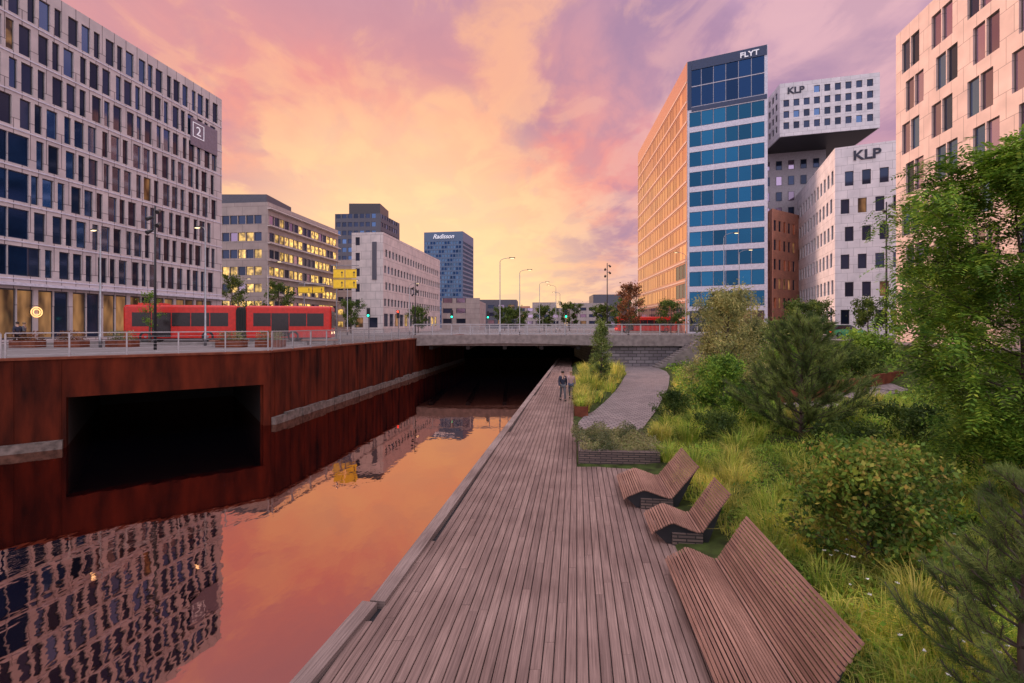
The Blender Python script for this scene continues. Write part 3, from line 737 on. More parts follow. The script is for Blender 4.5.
def tree(name,label,x,y,h,R,cb=.25,limbs=16,twigs=6,nl=6000,ls=.12,asp=.5,mat='leaf_far',shape='round',clump=.25,tr=None,rise=.5,group=None,droop=.3,compound=0,lean=(0,0),z=None,cat='tree'):
    z=terrain(x,y) if z is None else z
    P=empty(name,(x,y,z-.05)); tag(P,label,cat,group)
    tr=tr or h*.022
    mb=MB(); base=Vector((x,y,z-.1)); top=base+Vector((lean[0],lean[1],h*.92))
    tp=[base.lerp(top,k/6)+Vector((random.uniform(-1,1),random.uniform(-1,1),0))*.012*h*(k>0) for k in range(7)]
    mb.tube(tp,[tr*(1-.85*k/6) for k in range(7)],9)
    ends=[]
    for i in range(limbs):
        t=(i+.5)/limbs; zt=cb+(1-cb)*t*.95
        kk=min(5.999,zt/.95*6); p=tp[int(kk)].lerp(tp[int(kk)+1],kk-int(kk))
        a=i*2.4+random.uniform(-.4,.4); L=R*env(t,shape)*random.uniform(.75,1.12)
        d=Vector((math.cos(a),math.sin(a),rise*(.4+.9*t))); pts=limb_pts(p,d,L*1.05,5,.02)
        r0=tr*(1-.8*zt)*.5; mb.tube(pts,[r0*(1-.16*q) for q in range(6)],6)
        for j in range(twigs):
            q=random.uniform(.25,1); kk=min(4.999,q*5); p2=pts[int(kk)].lerp(pts[int(kk)+1],kk-int(kk))
            d2=(pts[-1]-pts[0]).normalized()+Vector(rv(1)[0])*.8; tw=limb_pts(p2,d2,L*random.uniform(.2,.42),3,-.02,.15)
            mb.tube(tw,[r0*.3,r0*.22,r0*.15,r0*.08],4); ends+=tw[1:]
        ends+=pts[3:]
        if compound: ends+=pts[1:3]
    mb.build('trunk',[M['bark']],P,smooth=True)
    ends=np.array([tuple(e) for e in ends]); wts=rng.uniform(.2,1,len(ends)); wts/=wts.sum()
    if compound:
        idx=rng.choice(len(ends),nl,p=wts); C=ends[idx]+rng.normal(size=(nl,3))*clump
        d=rv(nl); d[:,2]=d[:,2]*.5-.15; d/=np.linalg.norm(d,axis=1,keepdims=True)
        s=np.cross(d,np.array([0,0,1.0])+rv(nl)*.3); s/=np.linalg.norm(s,axis=1,keepdims=True)
        Lc=rng.uniform(.8,1.2,(nl,1))*compound; allv=[]
        for k in range(6):
            t=.15+.8*k/5; c=C+d*Lc*t; c[:,2]-=(t**2)*Lc[:,0]*.35
            for sg in (-1,1):
                dd=s*sg*.85+d*.5; dd/=np.linalg.norm(dd,axis=1,keepdims=True); l=ls*(1-.4*abs(t-.5))*rng.uniform(.85,1.1,(nl,1))
                nn=np.cross(dd,np.cross(d,s)); nn/=np.linalg.norm(nn,axis=1,keepdims=True)
                dr=np.zeros_like(c); dr[:,2]=-.15
                e=c+(dd+dr)*l; m_=c+(dd+dr*.3)*l*.5
                allv.append(np.stack([c,m_+nn*l*asp*.5,e,m_-nn*l*asp*.5],axis=1))
        V=np.concatenate(allv)
    else:
        idx=rng.choice(len(ends),nl,p=wts); C=ends[idx]+rng.normal(size=(nl,3))*clump*rng.uniform(.4,1,(nl,1))
        V=leaves(C,ls,asp,droop)
    V=V[V[:,0,2]>z+.02]
    quads_mesh('crown',V,[M[mat]],P)
    return P
def pine(name,label,x,y,h,R,nw=12,per=6,needle=.09,nn=20000,lw=.006,z=None,group=None):
    z=terrain(x,y) if z is None else z
    P=empty(name,(x,y,z-.05)); tag(P,label,'tree',group)
    mb=MB(); base=Vector((x,y,z-.1)); tp=[base+Vector((random.uniform(-.02,.02)*h*.5,random.uniform(-.02,.02)*h*.5,h*k/6)) for k in range(7)]
    mb.tube(tp,[h*.018*(1-.85*k/6) for k in range(7)],8)
    segs=[]
    for i in range(nw):
        t=i/nw; zt=.08+.9*t
        for j in range(per):
            a=j*2*math.pi/per+i*.7+random.uniform(-.25,.25); L=R*(1-t)**.65*random.uniform(.7,1.15)+.12*h*.3
            kk=min(5.999,zt*6+random.uniform(-.15,.15)); kk=max(0,kk); p=tp[int(kk)].lerp(tp[int(kk)+1],kk-int(kk))
            pts=limb_pts(p,(math.cos(a),math.sin(a),.25+.5*t),L,5,.07,.06); mb.tube(pts,[h*.006*(1-.15*q) for q in range(6)],5)
            for q in range(1,5): segs.append((pts[q],pts[q+1],1))
            for q in range(6):
                f=random.uniform(.3,.98)*5; f=min(4.999,f); p2=pts[int(f)].lerp(pts[int(f)+1],f-int(f)); d2=(pts[-1]-pts[0]).normalized()+Vector(rv(1)[0])*.6+Vector((0,0,.25))
                tw=limb_pts(p2,d2,L*random.uniform(.2,.38),3,.1); mb.tube(tw,[h*.003]*4,4)
                for g in range(3): segs.append((tw[g],tw[g+1],1.5))
    for q in range(4,6): segs.append((tp[q],tp[q+1],1))
    mb.build('trunk',[M['bark']],P,smooth=True)
    A_=np.array([tuple(s[0]) for s in segs]); B_=np.array([tuple(s[1]) for s in segs]); ln=np.linalg.norm(B_-A_,axis=1); pr=ln*np.array([s[2] for s in segs]); pr/=pr.sum()
    idx=rng.choice(len(segs),nn,p=pr); t=rng.uniform(0,1,(nn,1)); C=A_[idx]*(1-t)+B_[idx]*t
    ax=(B_-A_)/ln[:,None]; d=rv(nn)*.8+ax[idx]*1.0; d/=np.linalg.norm(d,axis=1,keepdims=True)
    s=np.cross(d,rv(nn)); s/=np.linalg.norm(s,axis=1,keepdims=True); L=needle*rng.uniform(.7,1.2,(nn,1))
    V=np.stack([C-s*lw*.5,C+s*lw*.5,C+d*L+s*lw*.2,C+d*L-s*lw*.2],axis=1)
    quads_mesh('crown',V,[M['leaf_pine']],P); return P
def blades(C,h,wd,lean,n_per,spread):
    m=len(C); n=m*n_per; c=np.repeat(C,n_per,axis=0); a=rng.uniform(0,2*np.pi,n); r=spread*np.sqrt(rng.uniform(0,1,n))
    o=np.stack([np.cos(a),np.sin(a),0*a],1); b=c+o*r[:,None]*.5
    H=(np.repeat(h,n_per) if hasattr(h,'__len__') else h)*rng.uniform(.5,1.15,n); ln=lean*rng.uniform(.2,1.2,n)
    aa=a+rng.normal(size=n)*.6; o2=np.stack([np.cos(aa),np.sin(aa),0*a],1)
    s=np.stack([-np.sin(aa+rng.normal(size=n)),np.cos(aa),0*a],1)*wd/2
    up=np.array([0,0,1.0])
    p1=b+o2*(ln*H*.3)[:,None]+up*(H*.6)[:,None]; p2=b+o2*(ln*H*1.0)[:,None]+up*(H*(1-.45*ln))[:,None]
    return np.stack([b-s,b+s,p1+s*.8,p1-s*.8],1), np.stack([p1-s*.8,p1+s*.8,p2+s*.1,p2-s*.1],1)
def blade_obj(name,C,h,wd,lean,n_per,spread,mat,parent=None):
    a,b=blades(C,h,wd,lean,n_per,spread)
    n=len(a); V=np.concatenate([a,b[:,2:4]],axis=1).reshape(-1,3).astype(np.float32)
    if parent: V=V-np.array(parent.location,dtype=np.float32)
    me=D.meshes.new(name); me.vertices.add(len(V)); me.vertices.foreach_set('co',V.ravel())
    bi=np.arange(n)[:,None]*6; idx=np.concatenate([bi+np.array([0,1,2,3]),bi+np.array([3,2,4,5])],axis=1).ravel().astype(np.int32)
    me.loops.add(n*8); me.loops.foreach_set('vertex_index',idx); me.polygons.add(n*2)
    me.polygons.foreach_set('loop_start',np.arange(0,n*8,4,dtype=np.int32)); me.polygons.foreach_set('loop_total',np.full(n*2,4,dtype=np.int32))
    me.materials.append(M[mat]); me.update(calc_edges=True); me.validate()
    o=D.objects.new(name,me); COL.objects.link(o)
    if parent: o.parent=parent
    return o
def on_gpath(x,y): return 12<x<24 and any(0<=(Vector((x,y))-Fr(a,b).o).dot(Fr(a,b).u)<=Fr(a,b).L and -1.8<(Vector((x,y))-Fr(a,b).o).dot(Fr(a,b).n)<.3 for a,b in zip(GP,GP[1:]))
def scatter(n,x0,x1,y0,y1,cond=None):
    out_=[]
    while len(out_)<n:
        x=random.uniform(x0,x1); y=random.uniform(y0,y1)
        if (cond is None or cond(x,y)) and not on_gpath(x,y): out_.append((x,y,terrain(x,y)-.01))
    return np.array(out_)
def gnd(n,y0,y1,d0,d1,h,wd,npr,mat,nm='grass'):
    C=scatter(n,2,40,y0,y1,lambda x,y:xr(y)+d0<x<xr(y)+d1 and x<y*1.15+2.5 and math.sin(x*1.3+y*.7)+math.sin(y*1.9-x*.8)>-1.0)
    h=h*rng.uniform(.6,1.3,len(C)); o=blade_obj(nm,C,h,wd,.9,npr,.3,mat); o['kind']='stuff'
gnd(1200,3.5,11,1.3,7,.42,.010,26,'grass')
gnd(1200,11,22,.5,12,.42,.016,20,'grass')
gnd(1200,19,48,.3,13,.32,.03,14,'grass')
gnd(280,4,14,.9,2.8,.5,.010,26,'grassgold')
gnd(140,19,40,.3,3,.45,.022,24,'grassgold')
C=scatter(330,3,13,25,50,lambda x,y:deck_right(y)+.65<x<lerp_tab(y,PL)-.15 and math.sin(y*1.4)>-.55)
o=blade_obj('grass',C,.7*rng.uniform(.5,1.3,len(C)),.03,.8,16,.35,'grass'); o['kind']='stuff'
C=scatter(120,3,13,25,46,lambda x,y:deck_right(y)+.65<x<lerp_tab(y,PL)-.15 and math.sin(y*1.4)>-.3)
o=blade_obj('grass',C,1.1*rng.uniform(.5,1.2,len(C)),.03,.7,16,.35,'grassgold'); o['kind']='stuff'
C=scatter(42000,3,20,3.5,26,lambda x,y:xr(y)+.9<x<xr(y)+13 and x<y*1.15+2.5 and math.sin(x*1.9+1.3*math.sin(y*1.1))+math.cos(y*1.5+x*.4)>-.75)
C[:,2]+=rng.uniform(0,.38,len(C))**1.1
o=quads_mesh('ground_cover',leaves(C,.085,.6,.1),[M['leaf_cover']]); o['kind']='stuff'
C=scatter(10000,8,32,20,52,lambda x,y:xr(y)+.5<x<xr(y)+16); C[:,2]+=rng.uniform(0,.45,len(C))
o=quads_mesh('ground_cover',leaves(C,.22,.6,.1),[M['leaf_cover']]); o['kind']='stuff'
C=scatter(80,4.2,7.5,4,8.5,lambda x,y:xr(y)+1.6<x<xr(y)+4.5); C[:,2]+=.45
Cf=np.repeat(C,6,axis=0); a=np.tile(np.arange(6)*math.pi/3,len(C)); dd=np.stack([np.cos(a),np.sin(a),0*a+.25],1)
V=leaves(Cf,.035,.55,0,dd); o=quads_mesh('daisy_flowers',V,[M['petal']]); o['kind']='stuff'

def tuft(x,y,h,n,mat,label,sp=.5,wd=.012,lean=.8,z=None,group='ornamental grass clumps'):
    zz_=terrain(x,y) if z is None else z
    P=blade_obj('grass_clump',np.array([[0,0,0.]]),h,wd,lean,n,sp,mat); P.location=(x,y,zz_)
    tag(P,label,'grass',group)
g1='green arching grass clump beside wooden lounger'; g2='yellowish grass clump behind wooden lounger'; g3='tall green grass clump in planting bed'; g4='golden grass clump in planting bed'; g5='tall green grass clump beside paved path'; g6='golden feathery grass clump in rusty planter'
for (x,y,h,mt,lb) in ((5.3,14.0,.9,'grass',g1),(5.6,12.1,.85,'grassgold',g2),(5.0,9.6,.7,'grass',g1),(5.1,11.1,.6,'grassgold',g2),(6.2,17.0,1.0,'grass',g3),(7.4,19.0,1.0,'grass',g3),(7.0,15.0,.9,'grass',g3),
    (8.3,18.0,1.1,'grass',g3),(3.55,24.3,.8,'grassgold',g6),(3.75,25.8,.9,'grassgold',g6),(3.95,27.4,.9,'grassgold',g6),(4.15,29,.9,'grassgold',g6),(4.4,30.6,.9,'grassgold',g6),
    (5.0,31.5,1.4,'grass',g5),(5.4,33,1.5,'grassgold','golden feathery grass clump beside paved path'),(5.6,35.5,1.5,'grass',g5),(7.0,37.5,1.4,'grass',g5),(7.0,40,1.5,'grass',g5),(8.5,43,1.5,'grass',g5),
    (4.5,8.5,.55,'grass',g1),(4.55,6.6,.5,'grassgold',g2),(4.5,5.4,.55,'grass',g1),(5.6,6.6,.8,'grassgold',g2),(9.0,14.0,.9,'grass',g3),(7.2,11.6,.9,'grassgold',g4),
    (4.9,9.0,.6,'grass',g1),(5.5,10.2,.8,'grass',g1),(5.9,13.2,.9,'grass',g3),(6.5,13.9,.8,'grassgold',g4),(5.0,15.4,.7,'grass',g3),(5.7,18.2,.8,'grassgold',g4),(6.4,19.6,.8,'grass',g3),(8.0,16.0,.9,'grass',g3),(7.7,13.1,.8,'grass',g3),(6.3,10.9,.8,'grass',g3),(4.9,7.5,.6,'grass',g1),(5.2,5.9,.7,'grass',g1),(11.0,18.6,.9,'grassgold',g4),(12.0,17.0,.9,'grass',g3),(13.4,18.8,1.0,'grass',g3),(14.5,19.4,1.0,'grassgold',g4)):
    tuft(x,y,h,280,mt,lb,.7 if y>20 else .55,.012 if y<15 else .02)

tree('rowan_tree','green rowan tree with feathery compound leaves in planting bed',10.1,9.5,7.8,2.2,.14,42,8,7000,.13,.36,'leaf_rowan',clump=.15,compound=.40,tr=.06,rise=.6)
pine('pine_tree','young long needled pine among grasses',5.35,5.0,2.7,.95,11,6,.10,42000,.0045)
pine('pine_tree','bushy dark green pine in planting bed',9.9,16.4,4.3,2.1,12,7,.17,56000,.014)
vb='rounded viburnum shrub with reddish green leaves'; ds='dense green shrub in planting bed'
tree('shrub',vb,6.0,8.1,2.0,1.2,.04,34,8,12500,.09,.6,'leaf_bush',shape='low',clump=.14,tr=.03,rise=.7,cat='shrub')
tree('shrub',vb,7.2,9.2,1.7,1.0,.04,22,7,6500,.09,.6,'leaf_bush',shape='low',clump=.12,tr=.03,rise=.7,cat='shrub')
tree('willow_tree','silvery green small willow beside the path',11.5,25.6,5.8,2.4,.05,26,7,15000,.17,.32,'leaf_willow',shape='low',clump=.26,tr=.09,rise=1.1,droop=.1)
tree('willow_tree','silvery green small willow beside the path',14.3,31,5.6,2.2,.05,22,7,10000,.19,.32,'leaf_willow',shape='low',clump=.26,tr=.09,rise=1.1,droop=.1)
for (x,y,h,R,nl,ls,mt) in ((9.7,22,2.5,1.4,8000,.13,'leaf_rowan'),(7.2,21.3,1.35,.75,5000,.09,'leaf_far'),(8.3,12.0,1.0,.9,4500,.09,'leaf_cover'),(9.6,13.6,1.0,.9,4000,.10,'leaf_far'),(7.3,16.8,.9,.8,3500,.09,'leaf_far'),(9.3,19.2,1.3,1.0,4500,.11,'leaf_rowan'),(8.8,7.1,1.0,.9,4500,.08,'leaf_far'),(7.2,6.1,.8,.7,4000,.075,'leaf_cover'),
    (18.5,33,2.2,1.8,5000,.2,'leaf_cover'),(11.8,12.0,1.3,1.2,5000,.1,'leaf_cover'),(21,41,3.2,2.5,5000,.25,'leaf_far'),(27,48,3.2,3.0,5000,.3,'leaf_far'),(6.6,9.9,.8,.6,3000,.075,'leaf_cover'),(12.2,14.6,1.0,1.0,4000,.1,'leaf_far'),(20.5,29,1.8,1.6,4500,.18,'leaf_far'),(24.5,33,2.0,1.8,4500,.2,'leaf_cover')):
    tree('shrub',ds,x,y,h,R,.04,18,6,nl,ls,.5,mt,shape='low',clump=ls*1.4,rise=.65,cat='shrub')
tree('conifer_tree','slim upright conifer beside the paved path',6.5,35,4.7,.95,.03,34,5,7000,.16,.3,'leaf_pine',shape='column',clump=.14,rise=1.3)
for (x,y,h,R,nl,ls) in ((29,34,6.0,2.2,8000,.20),(27.5,29.5,5.6,1.9,8000,.18)):
    tree('deciduous_tree','leafy green tree in the park strip',x,y,h,R,.1,20,6,nl,ls,.5,'leaf_rowan',clump=.3,rise=.6)
gs='leafy green street tree beside the road'
for (x,y,h,R,mt,lb) in ((16.5,68,7.5,2.3,'leaf_red','reddish brown street tree near the bridge'),(20,84,6,2.5,'leaf_far',gs),(26.5,80,5.5,2.6,'leaf_far',gs),(33,78,5.5,2.3,'leaf_far',gs),
    (42,66,4.6,2.2,'leaf_far',gs),(36,60,4.2,2.2,'leaf_far',gs),(46,62,4.6,2.2,'leaf_far',gs),
    (-42,72,9,2.9,'leaf_far',gs),(-37,76,8.5,2.4,'leaf_far',gs),(-29.5,88,6,2.1,'leaf_far',gs),(-18,92,5,2,'leaf_far',gs),
    (8,120,6,3,'leaf_far',gs),(15,125,7,3.2,'leaf_far',gs),(-2,130,6,3,'leaf_far',gs),(1,118,5,3,'leaf_far',gs),(21,110,6,3,'leaf_far',gs)):
    tree('street_tree',lb,x,y,h,R,.25,14,5,3200,.28 if y<100 else .4,.55,mt,clump=.32,rise=.6,z=3.0,group='street trees')
tree('street_tree','small sparse young street tree on the quay',-28.8,38.2,4.4,.95,.3,12,5,900,.14,.5,'leaf_rowan',clump=.16,rise=.9,z=2.95,group='street trees')
for (x,y) in ((-33.5,33.2),(-30.8,33.6),(-27.5,33.9),(-19.5,33.4),(-17,33.8)):
    P=empty('planter_box',(x,y,2.95)); tag(P,'low dark planter box with small shrubs on quay','planter','planter boxes on the quay')
    mb=MB(); mb.box(x-.9,x+.9,y-.4,y+.4,2.95,3.45); mb.build('box',[M['cortenb']],P)
    C=np.stack([rng.uniform(x-.85,x+.85,900),rng.uniform(y-.4,y+.4,900),3.45+rng.uniform(0,.7,900)**1.3],1)
    quads_mesh('shrub_leaves',leaves(C,.11,.5,0),[M['leaf_sage'] if x>-28 else M['leaf_red']],P)

P=empty('stone_planter',(3.4,17,0)); tag(P,'low stacked stone planter with trailing herbs on boardwalk','planter')
pp=[(2.14,15.42),(4.7,15.2),(5.0,18.5),(2.55,18.8)]
mb=MB()
for k in range(4):
    F=Fr(pp[k],pp[(k+1)%4]); mb.fbox(F,.002,F.L-.002,-.28,0,-.05,.45+.003*k)
mb.build('wall',[M['slate']],P)
mb=MB(); mb.prism([(2.3,15.6),(4.6,15.4),(4.85,18.3),(2.7,18.6)],-.05,.38); mb.build('soil',[M['soil']],P)
C=np.stack([rng.uniform(2.25,4.95,12000),rng.uniform(15.4,18.5,12000),rng.uniform(0,1,12000)],1)
hm=.10+.5*np.abs(np.sin(C[:,0]*3.1+1)*np.cos(C[:,1]*2.3)); C[:,2]=.36+C[:,2]*hm
quads_mesh('herbs',leaves(C,.085,.4,-.2),[M['leaf_sage']],P)
# stepped row of rusty planters along the boardwalk
for (ya,yb,hh) in ((23.6,26.6,.50),(27.0,30.0,.42),(30.4,33.6,.50),(34.0,38.0,.42)):
    xa=deck_right(ya)+.02; xb=deck_right(yb)+.02
    P=empty('steel_planter',(xa,ya,0)); tag(P,'rusty steel planter with tufted grasses beside boardwalk','planter','rusty planters along the boardwalk')
    F=Fr((xa,ya),(xb,yb)); mb=MB(); mb.fbox(F,0,F.L,.60,.63,-.05,hh); mb.fbox(F,0,F.L,-.03,.0,-.05,hh); mb.fbox(F,0.0,.03,.001,.599,-.05,hh); mb.fbox(F,F.L-.03,F.L,.001,.599,-.05,hh); mb.fbox(F,0.032,F.L-.032,.002,.598,-.05,hh-.1,1)
    mb.build('edging',[M['cortenb'],M['soil']],P)
    C=np.array([F.pt(rng.uniform(.2,F.L-.2),rng.uniform(.1,.5),hh-.12) for _ in range(26)])
    blade_obj('grass',C,.5,.02,.9,26,.3,'grass' if hh>.45 else 'grassgold',P)
P=empty('garden_wall',(16,24,1)); tag(P,'low rusty steel garden wall behind planting','wall')
mb=MB()
for a,b in zip(GP,GP[1:]):
    F=Fr(a,b); mb.fbox(F,0.01,F.L,-1.62,-1.52,.5,terrain(*a)+.7)
mb.build('wall',[M['cortenb']],P)

# ------------------------------------------------------------ wooden loungers
PROF=[(0,.20),(.06,.27),(.40,.45),(.47,.45),(.92,.28),(1.00,.29),(1.56,1.10)]
def lounger(x,y,wd,dscale,label):
    P=empty('wooden_lounger',(x,y,.01),-math.atan(.12)); tag(P,label,'bench','wooden loungers beside the boardwalk')
    prof=[Vector((a*dscale,b)) for a,b in PROF]; cum=[0]
    for a,b in zip(prof,prof[1:]): cum.append(cum[-1]+(b-a).length)
    def at(s):
        for k in range(len(cum)-1):
            if s<=cum[k+1]+1e-6:
                t=(s-cum[k])/(cum[k+1]-cum[k]); return prof[k].lerp(prof[k+1],t),(prof[k+1]-prof[k]).normalized()
    seat=MB(); back=MB(); s=0; pitch=.058
    while s+.05<cum[-1]:
        p,t=at(s+.025); nrm=Vector((-t.y,t.x)); tgt=seat if s<cum[5] else back
        sw=.021; th=.022; c=[p-t*sw-nrm*th,p+t*sw-nrm*th,p+t*sw,p-t*sw]; dz=random.uniform(-.012,.012)
        r=random.random()*9; i=len(tgt.v)
        tgt.v+=[(q.x,dz,q.y) for q in c]+[(q.x,wd+dz,q.y) for q in c]
        for f in ((0,1,5,4),(1,2,6,5),(2,3,7,6),(3,0,4,7),(3,2,1,0),(4,5,6,7)):
            tgt.f.append(tuple(i+k for k in f)); tgt.m.append(0)
            for k in f: tgt.uv.append(((0 if k<4 else wd),r+(k%2)*.05))
        s+=pitch
    seat.build('seat',[M['slat']],P,local=True); back.build('backrest',[M['slat']],P,local=True)
    n=max(2,int(wd/1.0)+1)
    for k in range(n):
        yy=.06+(wd-.18)*k/(n-1); lg=MB()
        top=[(q.x,q.y-.03) for q in prof[1:]]; bot=[(prof[-1].x-.14,prof[-1].y-.28),(prof[5].x+.12,.0),(.32,.0)]
        ring=top+bot
        lg.loft([[(a,yy,b) for a,b in ring],[(a,yy+.05,b) for a,b in ring]])
        lg.build('leg',[M['dark']],P,local=True)
    b=MB(); b.box(.42,1.02*dscale,.0,wd,-.05,.235); b.build('plinth',[M['slate']],P,local=True)
lounger(2.38,5.35,3.45,.92,'wide slatted wooden double lounger at boardwalk edge')
lounger(2.86,9.85,1.1,1.0,'narrow slatted wooden lounger at boardwalk edge')
lounger(2.74,11.8,1.85,1.16,'slatted wooden lounger next to stone planter')

# ------------------------------------------------------------ street furniture
def lamp(x,y,z,h,arm,az,label='grey street lamp with curved arm and lit head'):
    P=empty('street_lamp',(x,y,z)); tag(P,label,'street lamp','street lamps')
    mb=MB(); mb.tube([(0,0,0),(0,0,.9),(0,0,.91),(0,0,h*.95)],[.10,.10,.07,.045],10); mb.build('pole',[M['steel']],P,local=True,smooth=True)
    ca,sa=math.cos(az),math.sin(az)
    mb=MB(); pts=[(ca*arm*(1-math.cos(t)),sa*arm*(1-math.cos(t)),h*.95+.05*h*math.sin(t)) for t in [math.pi/2*k/6 for k in range(7)]]; mb.tube(pts,.03,8); mb.build('arm',[M['steel']],P,local=True,smooth=True)
    mb=MB(); F=Fr((ca*arm*.9,sa*arm*.9),ux=(ca,sa)); mb.loft([[F.pt(u,w_,h+zz_) for w_,zz_ in ((-s*.14,-.03),(s*.14,-.03),(s*.1,.07),(-s*.1,.07))] for u,s in ((0,.5),(.15,1),(.55,1),(.7,.5))]); mb.build('lamp_head',[M['dark']],P,local=True)
    mb=MB(); mb.fbox(F,.15,.55,-.1,.1,h-.06,h-.032); mb.build('lens',[M['lampglow']],P,local=True)
for a in ((-28.3,33,2.95,8.2,.9,2.6),(-23,36,2.95,9,.9,2.6),(-30.5,60,3.03,9.4,1.2,0),(-44,78,3.03,9,1,0),(-1.4,56,3.04,9.3,1.2,.1),(1.1,68,3.04,9.3,1.2,.1),(5,87,3,9.3,1.2,.1),(8.6,94,3,9.3,1.2,3.1),
          (25.6,58,3.03,12.6,1.3,0),(30.3,64,3.03,11.5,1.3,0),(27.5,76,3,13,1.3,3.1),(-16,75,3,8,1,0),(11,110,3,9,1.2,3.1),(-24,70,3.03,8,1,.2)): lamp(*a)
def mast(x,y,z,h):
    P=empty('spotlight_mast',(x,y,z)); tag(P,'tall thin mast with black spotlights near the top','street lamp','spotlight masts')
    mb=MB(); mb.tube([(0,0,0),(0,0,h*.5),(0,0,h)],[.09,.07,.05],10); mb.build('pole',[M['dark']],P,local=True,smooth=True)
    for k in range(4):
        s=(-1)**k; zz_=h-.35-.42*k; mb=MB(); mb.tube([(.05*s,0,zz_),(.28*s,-.05,zz_)],.02,6); mb.tube([(.24*s,0.05,zz_+.08),(.32*s,-.28,zz_-.12)],[.09,.13],10); mb.build('spotlight',[M['dark']],P,local=True)
mast(-22.3,30,2.95,9.0); mast(11.9,60,3.04,9.2); mast(31.2,40,2.95,11.8); mast(-12.5,62,3.04,7)
def gantry(x,y,z,h,boards,label):
    P=empty('direction_sign',(x,y,z)); tag(P,label,'road sign')
    mb=MB(); mb.tube([(0,0,0),(0,0,h)],[.09,.08],10); mb.tube([(-.6,0,h-.3),(2.4,0,h-.3)],.05,8); mb.build('pole',[M['steel']],P,local=True)
    for (x0,x1,z0,z1) in boards:
        mb=MB(); mb.box(x0,x1,-.16,-.11,z0,z1,0); mb.build('board',[M['sign']],P,local=True)
        mb=MB(); cx,cz=x0+(x1-x0)*.78,(z0+z1)/2; s=min((z1-z0)*.3,.3)
        mb.box(cx-s*.12,cx+s*.12,-.17,-.161,cz-s,cz+s*.3); mb.loft([[(cx-s*.45,-.17,cz+s*.25),(cx+s*.45,-.17,cz+s*.25),(cx,-.17,cz+s)],[(cx-s*.45,-.161,cz+s*.25),(cx+s*.45,-.161,cz+s*.25),(cx,-.161,cz+s)]])
        mb.build('arrow',[M['darktext']],P,local=True)
        mb=MB()
        for q in (z0+.04,z1-.07): mb.box(x0+.04,x1-.04,-.17,-.161,q,q+.03)
        mb.build('border',[M['darktext']],P,local=True)
gantry(-19,52,3.04,8.2,[(-.3,.9,6.5,7.5),(1.0,2.2,6.5,7.5),(-.3,.9,5.4,6.4),(1.0,2.2,5.4,6.4)],'yellow overhead direction sign boards on a steel pole')
gantry(-22.5,52,3.04,6.2,[(-.6,.9,4.9,5.6),(1.0,2.2,4.9,5.6)],'small yellow direction sign on a steel pole')
def signal(x,y,z,which,label):
    P=empty('traffic_light',(x,y,z)); tag(P,label,'traffic light','traffic lights at the junction')
    mb=MB(); mb.tube([(0,0,0),(0,0,3.3)],[.06,.05],8); mb.build('pole',[M['steel']],P,local=True)
    mb=MB(); mb.box(-.17,.17,-.28,-.07,2.3,3.3); mb.build('housing',[M['dark']],P,local=True)
    for k in range(3):
        mb=MB(); mb.tube([(0,-.281,3.12-.32*k),(0,-.33,3.12-.32*k)],.11,12); mb.build('lens',[(M['redl'] if which==0 and k==0 else M['green'] if which==2 and k==2 else M['black'])],P,local=True)
for a in ((-7.5,60,3.04,2,'traffic light showing green beside the road'),(-3.2,64,3.04,2,'traffic light showing green beside the road'),(-15.5,52,3.04,2,'traffic light showing green beside the road'),(-14.2,60,3.04,0,'traffic light showing red beside the road'),(6.5,58,3.04,2,'traffic light showing green beside the road')): signal(*a)
for x,y in ((-20.5,34.8),(-14.6,36.5)):
    P=empty('quay_bench',(x,y,2.95)); tag(P,'low grey bench block on the quay','bench','bench blocks on the quay')
    mb=MB(); mb.box(-1.3,1.3,-.3,.3,.36,.46); mb.build('seat',[M['slat']],P,local=True)
    for sx in (-1.1,.9):
        mb=MB(); mb.box(sx,sx+.2,-.25,.25,0,.355); mb.build('leg',[M['concrete']],P,local=True)

# ------------------------------------------------------------ vehicles
def wheel(P,x,y,r,side):
    w_=MB(); wo=empty('wheel',(x,y,r)); wo.parent=P
    n=20; prof=[(r*.62,0),(r*.95,0),(r,.04),(r,.2),(r*.95,.24),(r*.62,.24)]
    rings=[[(rr*math.cos(2*math.pi*k/n),side*(yy-.2),rr*math.sin(2*math.pi*k/n)) for rr,yy in prof] for k in range(n+1)]
    w_.loft(rings,cap=False); w_.build('tyre',[M['black']],wo,local=True,smooth=False)
    q=MB(); q.tube([(0,side*-.12,0),(0,side*0.0,0)],[r*.6,r*.58],16); q.tube([(0,side*0.0,0),(0,side*.03,0)],[r*.22,r*.18],10); q.build('rim',[M['steel']],wo,local=True)
def rrect(hw,z0,z1,r=.22,n=4):
    pts=[]
    for cx,cz,a0 in ((hw-r,z1-r,0),(-hw+r,z1-r,90),(-hw+.06,z0+.06,180),(hw-.06,z0+.06,270)):
        rr=r if a0<180 else .06
        for k in range(n+1):
            a=math.radians(a0+90*k/n); pts.append((cx+rr*math.cos(a),cz+rr*math.sin(a)))
    return pts
